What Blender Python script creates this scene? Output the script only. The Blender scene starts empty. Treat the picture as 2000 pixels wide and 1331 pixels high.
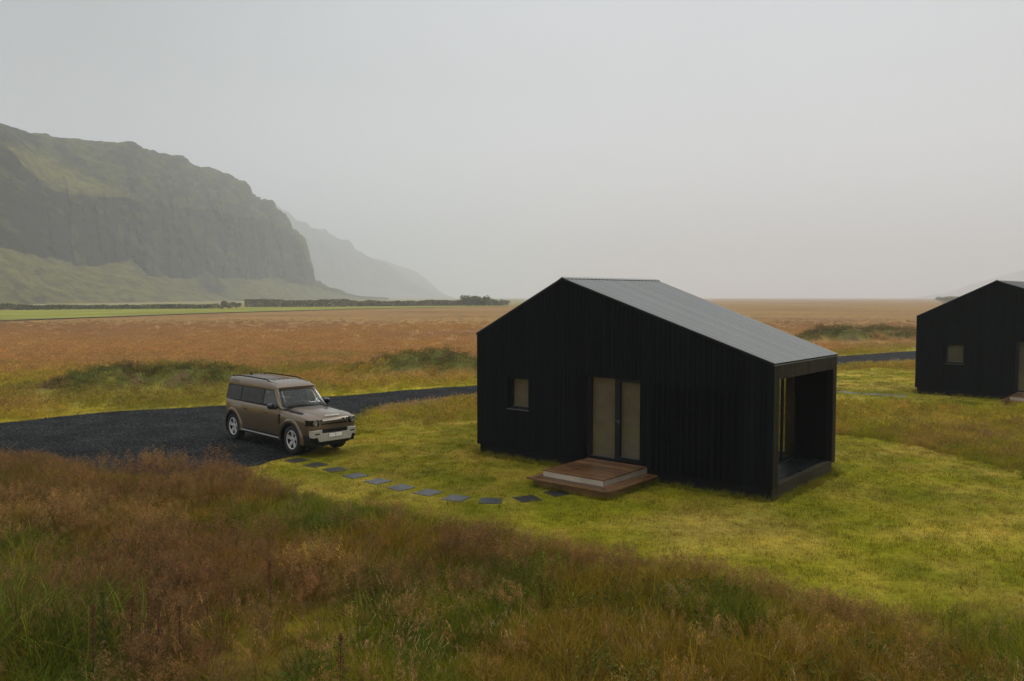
import bpy, bmesh, math, random
import numpy as np
from mathutils import Vector, Matrix

random.seed(7)
rng = np.random.default_rng(7)
scene = bpy.context.scene
COL = scene.collection

# ------------------------------------------------------------------ camera
F, PITCH, H = 1580.6, 0.0531, 4.0            # focal length in photo pixels, downward pitch, eye height
cam_data = bpy.data.cameras.new('camera')
cam_data.sensor_width = 36.0
cam_data.lens = F / 2000 * 36.0
cam_data.clip_start = 0.1
cam_data.clip_end = 30000
cam = bpy.data.objects.new('camera', cam_data)
COL.objects.link(cam)
cam.location = (0, 0, H)
cam.rotation_euler = (math.radians(90) - PITCH, 0, 0)
scene.camera = cam

# ------------------------------------------------------------------ world: flat overcast over a Nishita sky
SUN_AZ, SUN_EL = math.radians(62), math.radians(42)     # azimuth measured from +Y towards +X
world = bpy.data.worlds.new('World')
scene.world = world
world.use_nodes = True
wt = world.node_tree
wt.nodes.clear()
def wn(t, **k):
    n = wt.nodes.new(t)
    for a, b in k.items(): setattr(n, a, b)
    return n
wo = wn('ShaderNodeOutputWorld'); bg = wn('ShaderNodeBackground')
sky = wn('ShaderNodeTexSky', sky_type='NISHITA', sun_disc=False)
sky.sun_elevation = SUN_EL; sky.sun_rotation = SUN_AZ
sky.air_density = 1.5; sky.dust_density = 4.0
hs = wn('ShaderNodeHueSaturation'); hs.inputs['Saturation'].default_value = 0.3
tc = wn('ShaderNodeTexCoord')
sep = wn('ShaderNodeSeparateXYZ')
ramp = wn('ShaderNodeValToRGB')
cr = ramp.color_ramp
SKYC = [(0.0, (0.67, 0.685, 0.71)), (0.1, (0.625, 0.64, 0.665)), (0.25, (0.50, 0.515, 0.54)), (0.42, (0.47, 0.49, 0.52)), (1.0, (1.55, 1.60, 1.66))]
while len(cr.elements) < len(SKYC): cr.elements.new(0.5)
for e, (p, c) in zip(cr.elements, SKYC):
    e.position = p; e.color = (*c, 1)
noise = wn('ShaderNodeTexNoise'); noise.inputs['Scale'].default_value = 1.6; noise.inputs['Detail'].default_value = 3
mr = wn('ShaderNodeMapRange'); mr.inputs['From Min'].default_value = 0.3; mr.inputs['From Max'].default_value = 0.7
mr.inputs['To Min'].default_value = 0.95; mr.inputs['To Max'].default_value = 1.05
# broad brighter part of the cloud deck towards the hidden sun
dotn = wn('ShaderNodeVectorMath', operation='DOT_PRODUCT')
gd = (math.sin(math.radians(14)), math.cos(math.radians(14)), 0.1)
gl = math.sqrt(sum(v*v for v in gd)); dotn.inputs[1].default_value = tuple(v/gl for v in gd)
mg = wn('ShaderNodeMapRange', interpolation_type='SMOOTHSTEP')
mg.inputs['From Min'].default_value = 0.70; mg.inputs['From Max'].default_value = 1.0
mg.inputs['To Min'].default_value = 0.68; mg.inputs['To Max'].default_value = 1.16
m1 = wn('ShaderNodeMath', operation='MULTIPLY'); m2 = wn('ShaderNodeMath', operation='MULTIPLY')
m2.inputs[1].default_value = 10.0 * 1.27       # background strength is 0.1
vm = wn('ShaderNodeVectorMath', operation='SCALE')
mix = wn('ShaderNodeMix', data_type='RGBA'); mix.inputs[0].default_value = 0.92
bg.inputs['Strength'].default_value = 0.1
L = wt.links.new
L(tc.outputs['Generated'], sep.inputs[0]); L(sep.outputs['Z'], ramp.inputs[0])
L(tc.outputs['Generated'], noise.inputs['Vector']); L(noise.outputs[0], mr.inputs[0])
L(tc.outputs['Generated'], dotn.inputs[0]); L(dotn.outputs['Value'], mg.inputs[0])
L(mr.outputs[0], m1.inputs[0]); L(mg.outputs[0], m1.inputs[1]); L(m1.outputs[0], m2.inputs[0])
L(ramp.outputs[0], vm.inputs[0]); L(m2.outputs[0], vm.inputs['Scale'])
L(sky.outputs[0], hs.inputs['Color'])
L(hs.outputs[0], mix.inputs[6]); L(vm.outputs[0], mix.inputs[7])
L(mix.outputs[2], bg.inputs['Color']); L(bg.outputs[0], wo.inputs[0])

sun_d = bpy.data.lights.new('sun', 'SUN')
sun_d.energy = 1.5; sun_d.angle = math.radians(28); sun_d.color = (1.0, 0.97, 0.92)
sun = bpy.data.objects.new('sun', sun_d); COL.objects.link(sun)
sd = Vector((math.sin(SUN_AZ)*math.cos(SUN_EL), math.cos(SUN_AZ)*math.cos(SUN_EL), math.sin(SUN_EL)))
sun.rotation_euler = sd.to_track_quat('Z', 'Y').to_euler()
sun.location = (30, 10, 60)

scene.view_settings.view_transform = 'Standard'
scene.view_settings.look = 'None'
scene.view_settings.gamma = 1
scene.view_settings.use_curve_mapping = False
scene.view_settings.exposure = 0.07
scene.render.engine = 'CYCLES'
cy = scene.cycles
cy.max_bounces = 6; cy.diffuse_bounces = 3; cy.glossy_bounces = 3; cy.transmission_bounces = 4
cy.transparent_max_bounces = 12; cy.volume_bounces = 4
cy.use_denoising = True
try: cy.denoiser = 'OPENIMAGEDENOISE'
except Exception: pass
cy.use_adaptive_sampling = False
cy.caustics_reflective = False; cy.caustics_refractive = False

# ------------------------------------------------------------------ helpers
def tag(o, label=None, cat=None, group=None, kind=None):
    if label: o['label'] = label
    if cat: o['category'] = cat
    if group: o['group'] = group
    if kind: o['kind'] = kind
    return o
def link(o, parent=None):
    COL.objects.link(o)
    if parent: o.parent = parent
    return o
def empty(name, loc=(0, 0, 0), rz=0.0):
    o = bpy.data.objects.new(name, None); o.empty_display_size = 0.3
    o.location = loc; o.rotation_euler = (0, 0, rz)
    return link(o)
def copy_tree(o, parent=None):
    c = o.copy(); COL.objects.link(c)
    if parent: c.parent = parent
    for ch in list(o.children): copy_tree(ch, c)
    return c

class MB:
    def __init__(s): s.v, s.f = [], []
    def add(s, v, f):
        b = len(s.v); s.v += [tuple(p) for p in v]; s.f += [tuple(i+b for i in q) for q in f]; return s
    def box(s, x0, x1, y0, y1, z0, z1):
        v = [(x, y, z) for z in (z0, z1) for y in (y0, y1) for x in (x0, x1)]
        return s.add(v, [(0, 2, 3, 1), (4, 5, 7, 6), (0, 1, 5, 4), (2, 6, 7, 3), (0, 4, 6, 2), (1, 3, 7, 5)])
    def prism(s, poly, axis, a, b):
        """poly: 2-D points; extruded along axis ('x','y','z') from a to b"""
        def P(p, t):
            return {'x': (t, p[0], p[1]), 'y': (p[0], t, p[1]), 'z': (p[0], p[1], t)}[axis]
        n = len(poly)
        v = [P(p, a) for p in poly] + [P(p, b) for p in poly]
        f = [tuple(range(n-1, -1, -1)), tuple(range(n, 2*n))]
        f += [(i, (i+1) % n, n+(i+1) % n, n+i) for i in range(n)]
        return s.add(v, f)
    def hexa(s, lo, hi):
        """two quads of four corner points each, joined"""
        return s.add(list(lo)+list(hi), [(3, 2, 1, 0), (4, 5, 6, 7)] + [(i, (i+1) % 4, 4+(i+1) % 4, 4+i) for i in range(4)])
    def grid(s, rows, close=False):
        n = len(rows[0]); v = [p for r in rows for p in r]; f = []
        for i in range(len(rows)-1):
            for j in range(n-1+(1 if close else 0)):
                k = (j+1) % n
                f.append((i*n+j, i*n+k, (i+1)*n+k, (i+1)*n+j))
        return s.add(v, f)
    def lathe(s, prof, axis='y', seg=32, c=(0, 0, 0), close=False):
        rows = []
        for i in range(seg):
            a = 2*math.pi*i/seg; r_ = []
            for (r, t) in prof:
                if axis == 'y': r_.append((c[0]+r*math.cos(a), c[1]+t, c[2]+r*math.sin(a)))
                elif axis == 'z': r_.append((c[0]+r*math.cos(a), c[1]+r*math.sin(a), c[2]+t))
                else: r_.append((c[0]+t, c[1]+r*math.cos(a), c[2]+r*math.sin(a)))
            rows.append(r_)
        rows.append(rows[0]); return s.grid(rows)
    def tube(s, pts, r, seg=6):
        pts = [Vector(p) for p in pts]; rows = []
        for i, p in enumerate(pts):
            d = (pts[min(i+1, len(pts)-1)] - pts[max(i-1, 0)]).normalized()
            u = d.cross(Vector((0, 0, 1)));
            if u.length < 1e-3: u = Vector((1, 0, 0))
            u.normalize(); w = d.cross(u)
            rr = r[i] if isinstance(r, (list, tuple)) else r
            rows.append([tuple(p + u*rr*math.cos(2*math.pi*k/seg) + w*rr*math.sin(2*math.pi*k/seg)) for k in range(seg)])
        b = len(s.v); s.grid(rows, True)
        n = len(rows)
        s.f.append(tuple(b+k for k in range(seg))); s.f.append(tuple(b+(n-1)*seg+k for k in range(seg-1, -1, -1)))
        return s
    def mesh(s, name, mat, smooth=False):
        m = bpy.data.meshes.new(name); m.from_pydata(s.v, [], s.f); m.validate()
        bm = bmesh.new(); bm.from_mesh(m); bmesh.ops.recalc_face_normals(bm, faces=bm.faces[:]); bm.to_mesh(m); bm.free()
        if mat: m.materials.append(mat)
        if smooth:
            for p in m.polygons: p.use_smooth = True
            if smooth != 'full':
                try: m.set_sharp_from_angle(angle=math.radians(38))
                except Exception: pass
        return m
    def build(s, name, mat, parent=None, smooth=False, bevel=0.0):
        o = bpy.data.objects.new(name, s.mesh(name, mat, smooth))
        if bevel:
            b = o.modifiers.new('bevel', 'BEVEL'); b.width = bevel; b.segments = 2; b.limit_method = 'ANGLE'
        return link(o, parent)

# numpy value noise ----------------------------------------------------------
_T = np.random.default_rng(3).random((256, 256))
def vnoise(x, y):
    xi = np.floor(x).astype(int); yi = np.floor(y).astype(int)
    fx = x-xi; fy = y-yi; fx = fx*fx*(3-2*fx); fy = fy*fy*(3-2*fy)
    a = _T[xi & 255, yi & 255]; b = _T[(xi+1) & 255, yi & 255]; c = _T[xi & 255, (yi+1) & 255]; d = _T[(xi+1) & 255, (yi+1) & 255]
    return (a*(1-fx)+b*fx)*(1-fy)+(c*(1-fx)+d*fx)*fy
def fbm(x, y, o=4, s=1.0, off=0.0):
    x = np.asarray(x, float)/s+off*17.3; y = np.asarray(y, float)/s+off*9.7
    t = 0; a = 1; n = 0
    for i in range(o):
        t = t+a*vnoise(x, y); n += a; a *= 0.5; x = x*2.03+5.1; y = y*2.03+1.7
    return t/n
def sstep(a, b, x):
    t = np.clip((x-a)/(b-a), 0, 1); return t*t*(3-2*t)
def inpoly(px, py, poly):
    px = np.asarray(px, float); py = np.asarray(py, float); r = np.zeros(px.shape, bool); n = len(poly)
    for i in range(n):
        x0, y0 = poly[i]; x1, y1 = poly[(i+1) % n]
        if y0 == y1: continue
        c = ((y0 > py) != (y1 > py)) & (px < (x1-x0)*(py-y0)/(y1-y0)+x0)
        r ^= c
    return r
def sdist(px, py, poly):
    """signed distance, negative inside"""
    px = np.asarray(px, float); py = np.asarray(py, float); d = np.full(px.shape, 1e9); n = len(poly)
    for i in range(n):
        ax, ay = poly[i]; bx, by = poly[(i+1) % n]; vx, vy = bx-ax, by-ay; l = vx*vx+vy*vy+1e-9
        t = np.clip(((px-ax)*vx+(py-ay)*vy)/l, 0, 1)
        d = np.minimum(d, np.hypot(px-ax-t*vx, py-ay-t*vy))
    return np.where(inpoly(px, py, poly), -d, d)
def lerp(a, b, t):
    t = np.asarray(t)[..., None]; return np.asarray(a)*(1-t)+np.asarray(b)*t

# materials ------------------------------------------------------------------
class MT:
    def __init__(s, name):
        s.m = bpy.data.materials.new(name); s.m.use_nodes = True; s.t = s.m.node_tree
        s.p = s.t.nodes['Principled BSDF']; s.out = s.t.nodes['Material Output']
    def n(s, t, **k):
        n = s.t.nodes.new(t)
        for a, b in k.items():
            if a.startswith('i_'): n.inputs[a[2:].replace('_', ' ')].default_value = b
            else: setattr(n, a, b)
        return n
    def l(s, a, b): s.t.links.new(a, b); return s
    def noise(s, scale, detail=4, rough=0.6, coord='Object', vec=(1, 1, 1)):
        tc = s.n('ShaderNodeTexCoord'); mp = s.n('ShaderNodeMapping'); mp.inputs['Scale'].default_value = vec
        nz = s.n('ShaderNodeTexNoise'); nz.inputs['Scale'].default_value = scale; nz.inputs['Detail'].default_value = detail
        nz.inputs['Roughness'].default_value = rough
        s.l(tc.outputs[coord], mp.inputs[0]); s.l(mp.outputs[0], nz.inputs['Vector']); return nz.outputs[0]
    def ramp(s, fac, stops):
        r = s.n('ShaderNodeValToRGB'); e = r.color_ramp.elements
        while len(e) < len(stops): e.new(0.5)
        for q, (p, c) in zip(e, stops): q.position = p; q.color = (*c, 1)
        s.l(fac, r.inputs[0]); return r.outputs[0]
    def bump(s, h, strength=0.3, dist=0.01):
        b = s.n('ShaderNodeBump'); b.inputs['Strength'].default_value = strength; b.inputs['Distance'].default_value = dist
        s.l(h, b.inputs['Height']); s.l(b.outputs[0], s.p.inputs['Normal'])
    def mixc(s, f, a, b, mode='MIX'):
        m = s.n('ShaderNodeMix', data_type='RGBA', blend_type=mode)
        for sock, v in ((m.inputs[0], f), (m.inputs[6], a), (m.inputs[7], b)):
            if isinstance(v, (int, float)): sock.default_value = v
            elif isinstance(v, tuple): sock.default_value = (*v, 1)
            else: s.l(v, sock)
        return m.outputs[2]
def simple(name, col, rough=0.6, metal=0.0, var=0.15, scale=8, bump=0.0, spec=0.5, coat=0.0):
    t = MT(name); nz = t.noise(scale)
    c = t.ramp(nz, [(0.3, tuple(v*(1-var) for v in col)), (0.7, tuple(min(1, v*(1+var)) for v in col))])
    t.l(c, t.p.inputs['Base Color']); t.p.inputs['Roughness'].default_value = rough; t.p.inputs['Metallic'].default_value = metal
    t.p.inputs['Specular IOR Level'].default_value = spec; t.p.inputs['Coat Weight'].default_value = coat
    t.p.inputs['Coat Roughness'].default_value = 0.08
    if bump: t.bump(nz, bump)
    return t.m

def board_mat(name, a, b, rough=0.62, grain=(60, 60, 1.5), spec=0.35, tone=(0.62, 1.42)):
    t = MT(name); g = t.noise(1.0, 6, 0.7, 'Object', grain); w = t.noise(0.9, 4, 0.6, 'Object', (1, 1, 1))
    oi = t.n('ShaderNodeObjectInfo')
    c = t.mixc(g, a, b)
    hv = t.n('ShaderNodeMapRange'); hv.inputs['To Min'].default_value = tone[0]; hv.inputs['To Max'].default_value = tone[1]
    t.l(oi.outputs['Random'], hv.inputs[0])
    vm_ = t.n('ShaderNodeVectorMath', operation='SCALE'); t.l(c, vm_.inputs[0]); t.l(hv.outputs[0], vm_.inputs['Scale'])
    wz = t.ramp(w, [(0.35, (0.8, 0.8, 0.8)), (0.65, (1.3, 1.3, 1.3))]); c2_ = t.mixc(1.0, vm_.outputs[0], wz, 'MULTIPLY')
    r = t.n('ShaderNodeMapRange'); r.inputs['From Min'].default_value = 0.3; r.inputs['From Max'].default_value = 0.7
    r.inputs['To Min'].default_value = rough-0.14; r.inputs['To Max'].default_value = rough+0.16
    t.l(w, r.inputs[0]); t.l(r.outputs[0], t.p.inputs['Roughness'])
    t.l(c2_, t.p.inputs['Base Color']); t.p.inputs['Specular IOR Level'].default_value = spec
    t.bump(g, 0.35, 0.004); return t.m

M = {}
M['board'] = board_mat('black_stained_timber', (0.0012, 0.0026, 0.0034), (0.0046, 0.0074, 0.0085), 0.7, (60, 60, 1.5), 0.09)
M['board_side'] = board_mat('lit_side_black_timber', (0.015, 0.013, 0.007), (0.034, 0.030, 0.018), 0.66, (60, 60, 1.5), 0.10)  # same black cladding, lighter and browner: light on the terrace side painted in
M['plinth'] = simple('black_plinth', (0.005, 0.006, 0.008), 0.75, bump=0.2, spec=0.2)
M['frame'] = simple('black_window_frame', (0.004, 0.005, 0.007), 0.45, spec=0.3)
M['inside'] = simple('dark_room', (0.03, 0.028, 0.025), 0.9)
M['trim'] = simple('grey_flashing', (0.10, 0.10, 0.095), 0.45)
M['silver'] = simple('satin_silver', (0.62, 0.62, 0.60), 0.35, 0.35, 0.05)
M['decking'] = board_mat('wet_brown_decking', (0.066, 0.030, 0.012), (0.20, 0.098, 0.040), 0.36, (2.2, 70, 70), 0.5, (0.40, 1.6))
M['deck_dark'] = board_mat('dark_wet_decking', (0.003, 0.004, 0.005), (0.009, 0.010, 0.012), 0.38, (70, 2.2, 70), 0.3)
M['riser'] = board_mat('pale_weathered_riser', (0.22, 0.185, 0.14), (0.46, 0.41, 0.33), 0.6, (6, 40, 40))
M['riser_brown'] = board_mat('brown_riser', (0.16, 0.085, 0.036), (0.28, 0.155, 0.066), 0.6, (6, 40, 40))
def curtain_mat():
    t = MT('beige_blind'); nz = t.noise(3, 3, 0.5)
    t.l(t.ramp(nz, [(0.3, (0.165, 0.150, 0.108)), (0.7, (0.225, 0.205, 0.150))]), t.p.inputs['Base Color'])
    t.p.inputs['Roughness'].default_value = 0.95; return t.m
M['curtain'] = curtain_mat()
M['curtain_dark'] = simple('dark_linen_curtain', (0.11, 0.092, 0.06), 0.95, spec=.1)
def glass_mat(name, tint, refl=1.0, rough=0.02, ior=1.5):
    t = MT(name); t.t.nodes.remove(t.p)
    tr = t.n('ShaderNodeBsdfTransparent'); tr.inputs[0].default_value = (*tint, 1)
    gl = t.n('ShaderNodeBsdfGlossy'); gl.inputs['Roughness'].default_value = rough; gl.inputs[0].default_value = (refl, refl, refl, 1)
    fr = t.n('ShaderNodeFresnel')
    ge = t.n('ShaderNodeNewGeometry'); io = t.n('ShaderNodeMapRange'); io.inputs['To Min'].default_value = ior; io.inputs['To Max'].default_value = 1/ior
    t.l(ge.outputs['Backfacing'], io.inputs[0]); t.l(io.outputs[0], fr.inputs[0])     # a sheet of glass mirrors alike from both sides
    mx = t.n('ShaderNodeMixShader'); t.l(fr.outputs[0], mx.inputs[0]); t.l(tr.outputs[0], mx.inputs[1]); t.l(gl.outputs[0], mx.inputs[2])
    nz = t.noise(1.2, 2); b = t.n('ShaderNodeBump'); b.inputs['Strength'].default_value = 0.0 if 'car' in name else 0.02; b.inputs['Distance'].default_value = 0.02
    t.l(nz, b.inputs['Height']); t.l(b.outputs[0], gl.inputs['Normal']); t.l(b.outputs[0], fr.inputs['Normal'])
    t.l(mx.outputs[0], t.out.inputs[0]); return t.m
M['glass'] = glass_mat('window_glass', (0.88, 0.87, 0.84), 1.0, 0.02, 1.5)
M['car_glass'] = glass_mat('car_glass', (0.58, 0.62, 0.60), 0.9, 0.01, 1.45)
M['car_glass_dark'] = glass_mat('tinted_car_glass', (0.20, 0.21, 0.21), 0.7, 0.01, 1.42)
def roof_mat():
    t = MT('grey_roof_sheet'); a = t.noise(0.8, 5, 0.6, 'Object', (1, 6, 1)); b = t.noise(20, 4, 0.7)
    c = t.mixc(a, (0.19, 0.195, 0.19), (0.26, 0.265, 0.255)); c = t.mixc(0.3, c, t.ramp(b, [(0.3, (0.17, 0.175, 0.17)), (0.7, (0.28, 0.28, 0.27))]))
    oi = t.n('ShaderNodeObjectInfo'); hv = t.n('ShaderNodeMapRange'); hv.inputs['To Min'].default_value = 0.9; hv.inputs['To Max'].default_value = 1.1
    t.l(oi.outputs['Random'], hv.inputs[0]); s = t.n('ShaderNodeVectorMath', operation='SCALE'); t.l(c, s.inputs[0]); t.l(hv.outputs[0], s.inputs['Scale'])
    t.l(s.outputs[0], t.p.inputs['Base Color'])
    r = t.n('ShaderNodeMapRange'); r.inputs['To Min'].default_value = 0.36; r.inputs['To Max'].default_value = 0.6; t.l(a, r.inputs[0]); t.l(r.outputs[0], t.p.inputs['Roughness'])
    t.bump(b, 0.1, 0.003); return t.m
M['roof'] = roof_mat()
def slate_mat():
    t = MT('slate_slab'); a = t.noise(9, 6, 0.7); oi = t.n('ShaderNodeObjectInfo')
    c = t.mixc(a, (0.016, 0.019, 0.023), (0.055, 0.062, 0.070)); hv = t.n('ShaderNodeMapRange'); hv.inputs['To Min'].default_value = 0.7; hv.inputs['To Max'].default_value = 1.15
    t.l(oi.outputs['Random'], hv.inputs[0]); s = t.n('ShaderNodeVectorMath', operation='SCALE'); t.l(c, s.inputs[0]); t.l(hv.outputs[0], s.inputs['Scale'])
    t.l(s.outputs[0], t.p.inputs['Base Color']); t.p.inputs['Roughness'].default_value = 0.42; t.bump(a, 0.5, 0.01); return t.m
M['slate'] = slate_mat(); M['slate_dark'] = simple('dark_slate_slab', (0.012, 0.013, 0.015), 0.5, bump=.4)

# ------------------------------------------------------------------ layout of the ground (metres)
YAW = 0.7014
C1 = (-0.8841, 20.7067); C2 = (16.10, 32.15); C2Z = 0.18; C2YAW = 0.705
W, D, ZL, ZR, ZA, UA, UB, ZP = 7.81, 3.57, 3.13, 2.76, 4.49, 2.71, 3.115, 0.245
def cl(c, yaw, u, v): return (c[0]+u*math.cos(yaw)+v*math.sin(yaw), c[1]-u*math.sin(yaw)+v*math.cos(yaw))
FOOT1 = [cl(C1, YAW, 0, 0), cl(C1, YAW, W, 0), cl(C1, YAW, W, D), cl(C1, YAW, 0, D)]
FOOT2 = [cl(C2, C2YAW, 0, 0), cl(C2, C2YAW, W, 0), cl(C2, C2YAW, W, D), cl(C2, C2YAW, 0, D)]
GRAVEL = [(-60, 2), (-40, 9.5), (-30, 14.5), (-23, 20.2), (-16.3, 25.4), (-15.4, 26.7), (-14.3, 28.0), (-12.4, 28.9), (-10.7, 29.8), (-7.45, 32.4), (-6.3, 33.1),
          (-4.4, 34.8), (-1.6, 36.7), (8, 44.0), (21.95, 54.6), (30.2, 60.5), (60, 82), (140, 140), (142, 135), (62, 74), (28.5, 50.0), (19.9, 46.4), (8, 39.4), (-0.9, 32.6), (-2.3, 31.2),
          (-3.6, 29.8), (-4.9, 28.4), (-5.0, 26.0), (-4.9, 23.9), (-5.0, 21.8), (-5.3, 20.4), (-6.0, 19.0), (-7.7, 17.9), (-9.2, 18.0), (-10.1, 18.9), (-11.2, 19.5), (-13.3, 20.0), (-17, 18.6), (-24, 12), (-34, 6), (-58, -2)]
LAWN1 = [(-5.0, 21.9), (-4.5, 23.2), (-3.7, 24.3), (-1.1, 25.6), (1.5, 26.6), (5.0, 26.2), (8.0, 24.4), (9.4, 23.3), (10.2, 22.8), (10.9, 21.2), (11.4, 19.0), (11.2, 16.5), (10.0, 13.2), (8.6, 11.3),
         (6.5, 10.0), (4.6, 10.0), (3.5, 11.0), (1.95, 12.15), (0.0, 13.55), (-1.9, 14.8), (-3.5, 15.6), (-5.0, 17.0), (-6.3, 18.6), (-5.4, 20.3)]
LAWN2 = [(10.5, 30.2), (11.5, 35.5), (13.5, 40.5), (18, 42.5), (26, 41), (34, 34), (36, 26), (26, 23.5), (22, 25.2), (16.5, 27.2), (12.0, 28.9)]
ROADDIST = lambda x, y: sdist(x, y, GRAVEL)

MOUNDS = [(-18.2, 32.4, 1.9, 1.4, 0.38, 0.5), (-16.4, 33.4, 2.0, 1.5, 0.85, 0.45), (-14.3, 34.3, 2.0, 1.5, 0.95, 0.3), (-12.6, 34.9, 1.7, 1.3, 0.70, 0.3),
          (-7.4, 40.4, 1.7, 1.5, 0.38, 0.3), (-5.4, 41.6, 1.9, 1.6, 0.80, 0.35), (-3.4, 42.2, 1.8, 1.6, 0.95, 0.3), (-0.8, 42.6, 2.2, 1.5, 0.7, 0.3),
          (29.0, 71.5, 3.4, 2.4, 1.15, 0.2), (34.5, 74.0, 3.6, 2.4, 0.95, 0.2), (40.0, 76, 4, 2.4, 0.7, 0.2)]
def mound(x, y):
    z = np.zeros_like(np.asarray(x, float))
    for (cx, cy_, rx, ry, h, a) in MOUNDS:
        dx, dy = x-cx, y-cy_; u = dx*math.cos(a)+dy*math.sin(a); v = -dx*math.sin(a)+dy*math.cos(a)
        z = np.maximum(z, h*1.08*np.exp(-(((u/rx)**2+(v/ry)**2)*0.75)**1.7))
    return z
def ground_z(x, y):
    x = np.asarray(x, float); y = np.asarray(y, float)
    near = np.hypot(x, y) < 130
    z = np.zeros_like(x)
    X, Y = x[near], y[near]
    rd = ROADDIST(X, Y); l1 = sdist(X, Y, LAWN1); l2 = sdist(X, Y, LAWN2)
    away = sstep(0.2, 1.6, rd)*sstep(0.0, 1.3, l1)*sstep(0, 1.3, l2)
    fade = 1-sstep(70, 125, np.hypot(X, Y))
    hum = (fbm(X, Y, 3, 1.7, 1)-0.42)*0.42 + (fbm(X, Y, 2, 6.0, 2)-0.5)*0.45
    fg = 1-sstep(14, 22, Y)
    m = mound(X, Y); m = m*(1+0.9*(fbm(X, Y, 3, 1.0, 5)-0.5))
    zz = away*fade*(hum*(0.45+0.55*fg)) + m*sstep(0.0, 1.2, rd)
    plat = np.exp(-(np.maximum(0, l2-0.5)/3.0)**2)*C2Z
    zz = zz+plat*sstep(0.2, 3.0, rd)
    z[near] = zz
    return z

def ground_col(x, y):
    """albedo of what grows there; the same function tints the plants and the soil sheet below them"""
    x = np.asarray(x, float); y = np.asarray(y, float); r = np.hypot(x, y)
    n1 = fbm(x, y, 4, 2.2, 1); n2 = fbm(x, y, 4, 7.0, 2); n3 = fbm(x, y, 3, 0.8, 3); n4 = fbm(x, y, 4, 28.0, 4); nb = fbm(x*0.5, y, 4, 120, 6)
    # foreground meadow
    purple = np.array((0.165, 0.095, 0.025)); green = np.array((0.135, 0.165, 0.012)); olive = np.array((0.29, 0.25, 0.015)); rust = np.array((0.30, 0.16, 0.02))
    side = sstep(-7.0, 4.0, x+0.35*(y-12))
    g = np.clip(sstep(0.38, 0.54, 0.55*n1+0.45*n2+0.26*(side-0.34)), 0, 1)
    fg = lerp(purple, green, g)
    fg = lerp(fg, olive, sstep(0.5, 0.68, n3*0.5+n2*0.3+side*0.12+0.05)*0.7)
    fg = lerp(fg, rust, sstep(0.58, 0.72, fbm(x, y, 3, 3.2, 9))*0.6)
    # strip around road and mid-distance
    midc = lerp(np.array((0.36, 0.285, 0.035)), np.array((0.40, 0.25, 0.070)), sstep(0.42, 0.6, n1*0.5+n2*0.5))
    midc = lerp(midc, np.array((0.20, 0.215, 0.025)), sstep(0.55, 0.7, n2)*0.6)
    # open plain
    orange = np.array((0.47, 0.275, 0.100)); rose = np.array((0.44, 0.262, 0.115)); gold = np.array((0.48, 0.335, 0.10)); grn = np.array((0.29, 0.26, 0.05))
    pl = lerp(orange, rose, sstep(0.4, 0.6, n4)); pl = lerp(pl, gold, sstep(0.5, 0.7, nb)*0.8)
    pl = lerp(pl, grn, sstep(0.50, 0.66, n4*0.4+n2*0.6)*(1-sstep(45, 95, r))*0.8)
    c = lerp(fg, midc, sstep(16, 21, y+0.25*np.abs(x+3)*0.2))
    pl = lerp(pl, orange*.9, sstep(90, 160, r)*.7)*(1-.30*sstep(85, 165, r))[..., None]  # bare far ground darkened to imitate the self-shadow of the nearer tufts
    c = lerp(c, pl, sstep(36, 52, y-0.25*x*0+0.0*x))
    rd = np.where(r < 200, ROADDIST(x, y), 100)
    edge = np.exp(-(np.maximum(rd, 0)/1.6)**2)*sstep(20, 24, y)
    c = lerp(c, np.array((0.36, 0.33, 0.015)), edge*0.85*sstep(0.3, 0.55, n1))
    l1_ = np.where(r < 70, np.minimum(sdist(x, y, LAWN1), sdist(x, y, LAWN2)), 50)
    c = lerp(c, lerp(np.array((0.31, 0.30, 0.020)), np.array((0.36, 0.25, 0.05)), sstep(.45, .6, n3)), np.exp(-(np.maximum(l1_, 0)/2.6)**2)*sstep(17, 21, y+.3*np.abs(x))*.8)
    rim = np.exp(-(np.maximum(rd, 0)/1.3)**2)*(y < 24)*(x < -6)
    c = lerp(c, np.array((0.25, 0.17, 0.018)), rim*.75)
    m = np.where(r < 130, mound(x, y), 0)
    mm = sstep(0.18, 0.6, m)*sstep(0.33, 0.5, n1*0.5+n3*0.5)
    c = lerp(c, np.array((0.125, 0.145, 0.035)), mm*0.9)
    c = lerp(c, np.array((0.15, 0.10, 0.05)), sstep(0.2, 0.5, m)*sstep(0.58, 0.66, n3)*0.8)
    # mown lawns
    lw = lerp(np.array((0.215, 0.207, 0.009)), np.array((0.36, 0.28, 0.040)), sstep(0.38, 0.64, n1*0.3+n2*0.3+n3*0.4))
    lw = lerp(lw, np.array((0.165, 0.165, 0.008)), sstep(0.52, 0.66, fbm(x, y, 4, 1.1, 12))*0.6)
    n5 = fbm(x, y*1.6, 4, .45, 14)
    lw = lw*(0.82+0.38*n5)[..., None]
    lw = lerp(lw, np.array((0.115, 0.125, 0.008)), sstep(0.56, 0.70, n5)*0.3)
    lw = lerp(lw, np.array((0.35, 0.25, 0.055)), sstep(0.56, 0.72, fbm(x, y, 4, 3.5, 13))*0.6)
    l = np.where(r < 60, np.minimum(sdist(x, y, LAWN1), sdist(x, y, LAWN2)), 50)
    c = lerp(c, lw, 1-sstep(-0.25, 0.35, l+(n3-0.5)*0.6))
    # beyond the shelter belt
    c = lerp(c, np.array((0.28, 0.24, 0.10)), sstep(0, 30, (y-415)-0.75*(x))*(x < 60))
    return c

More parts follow.
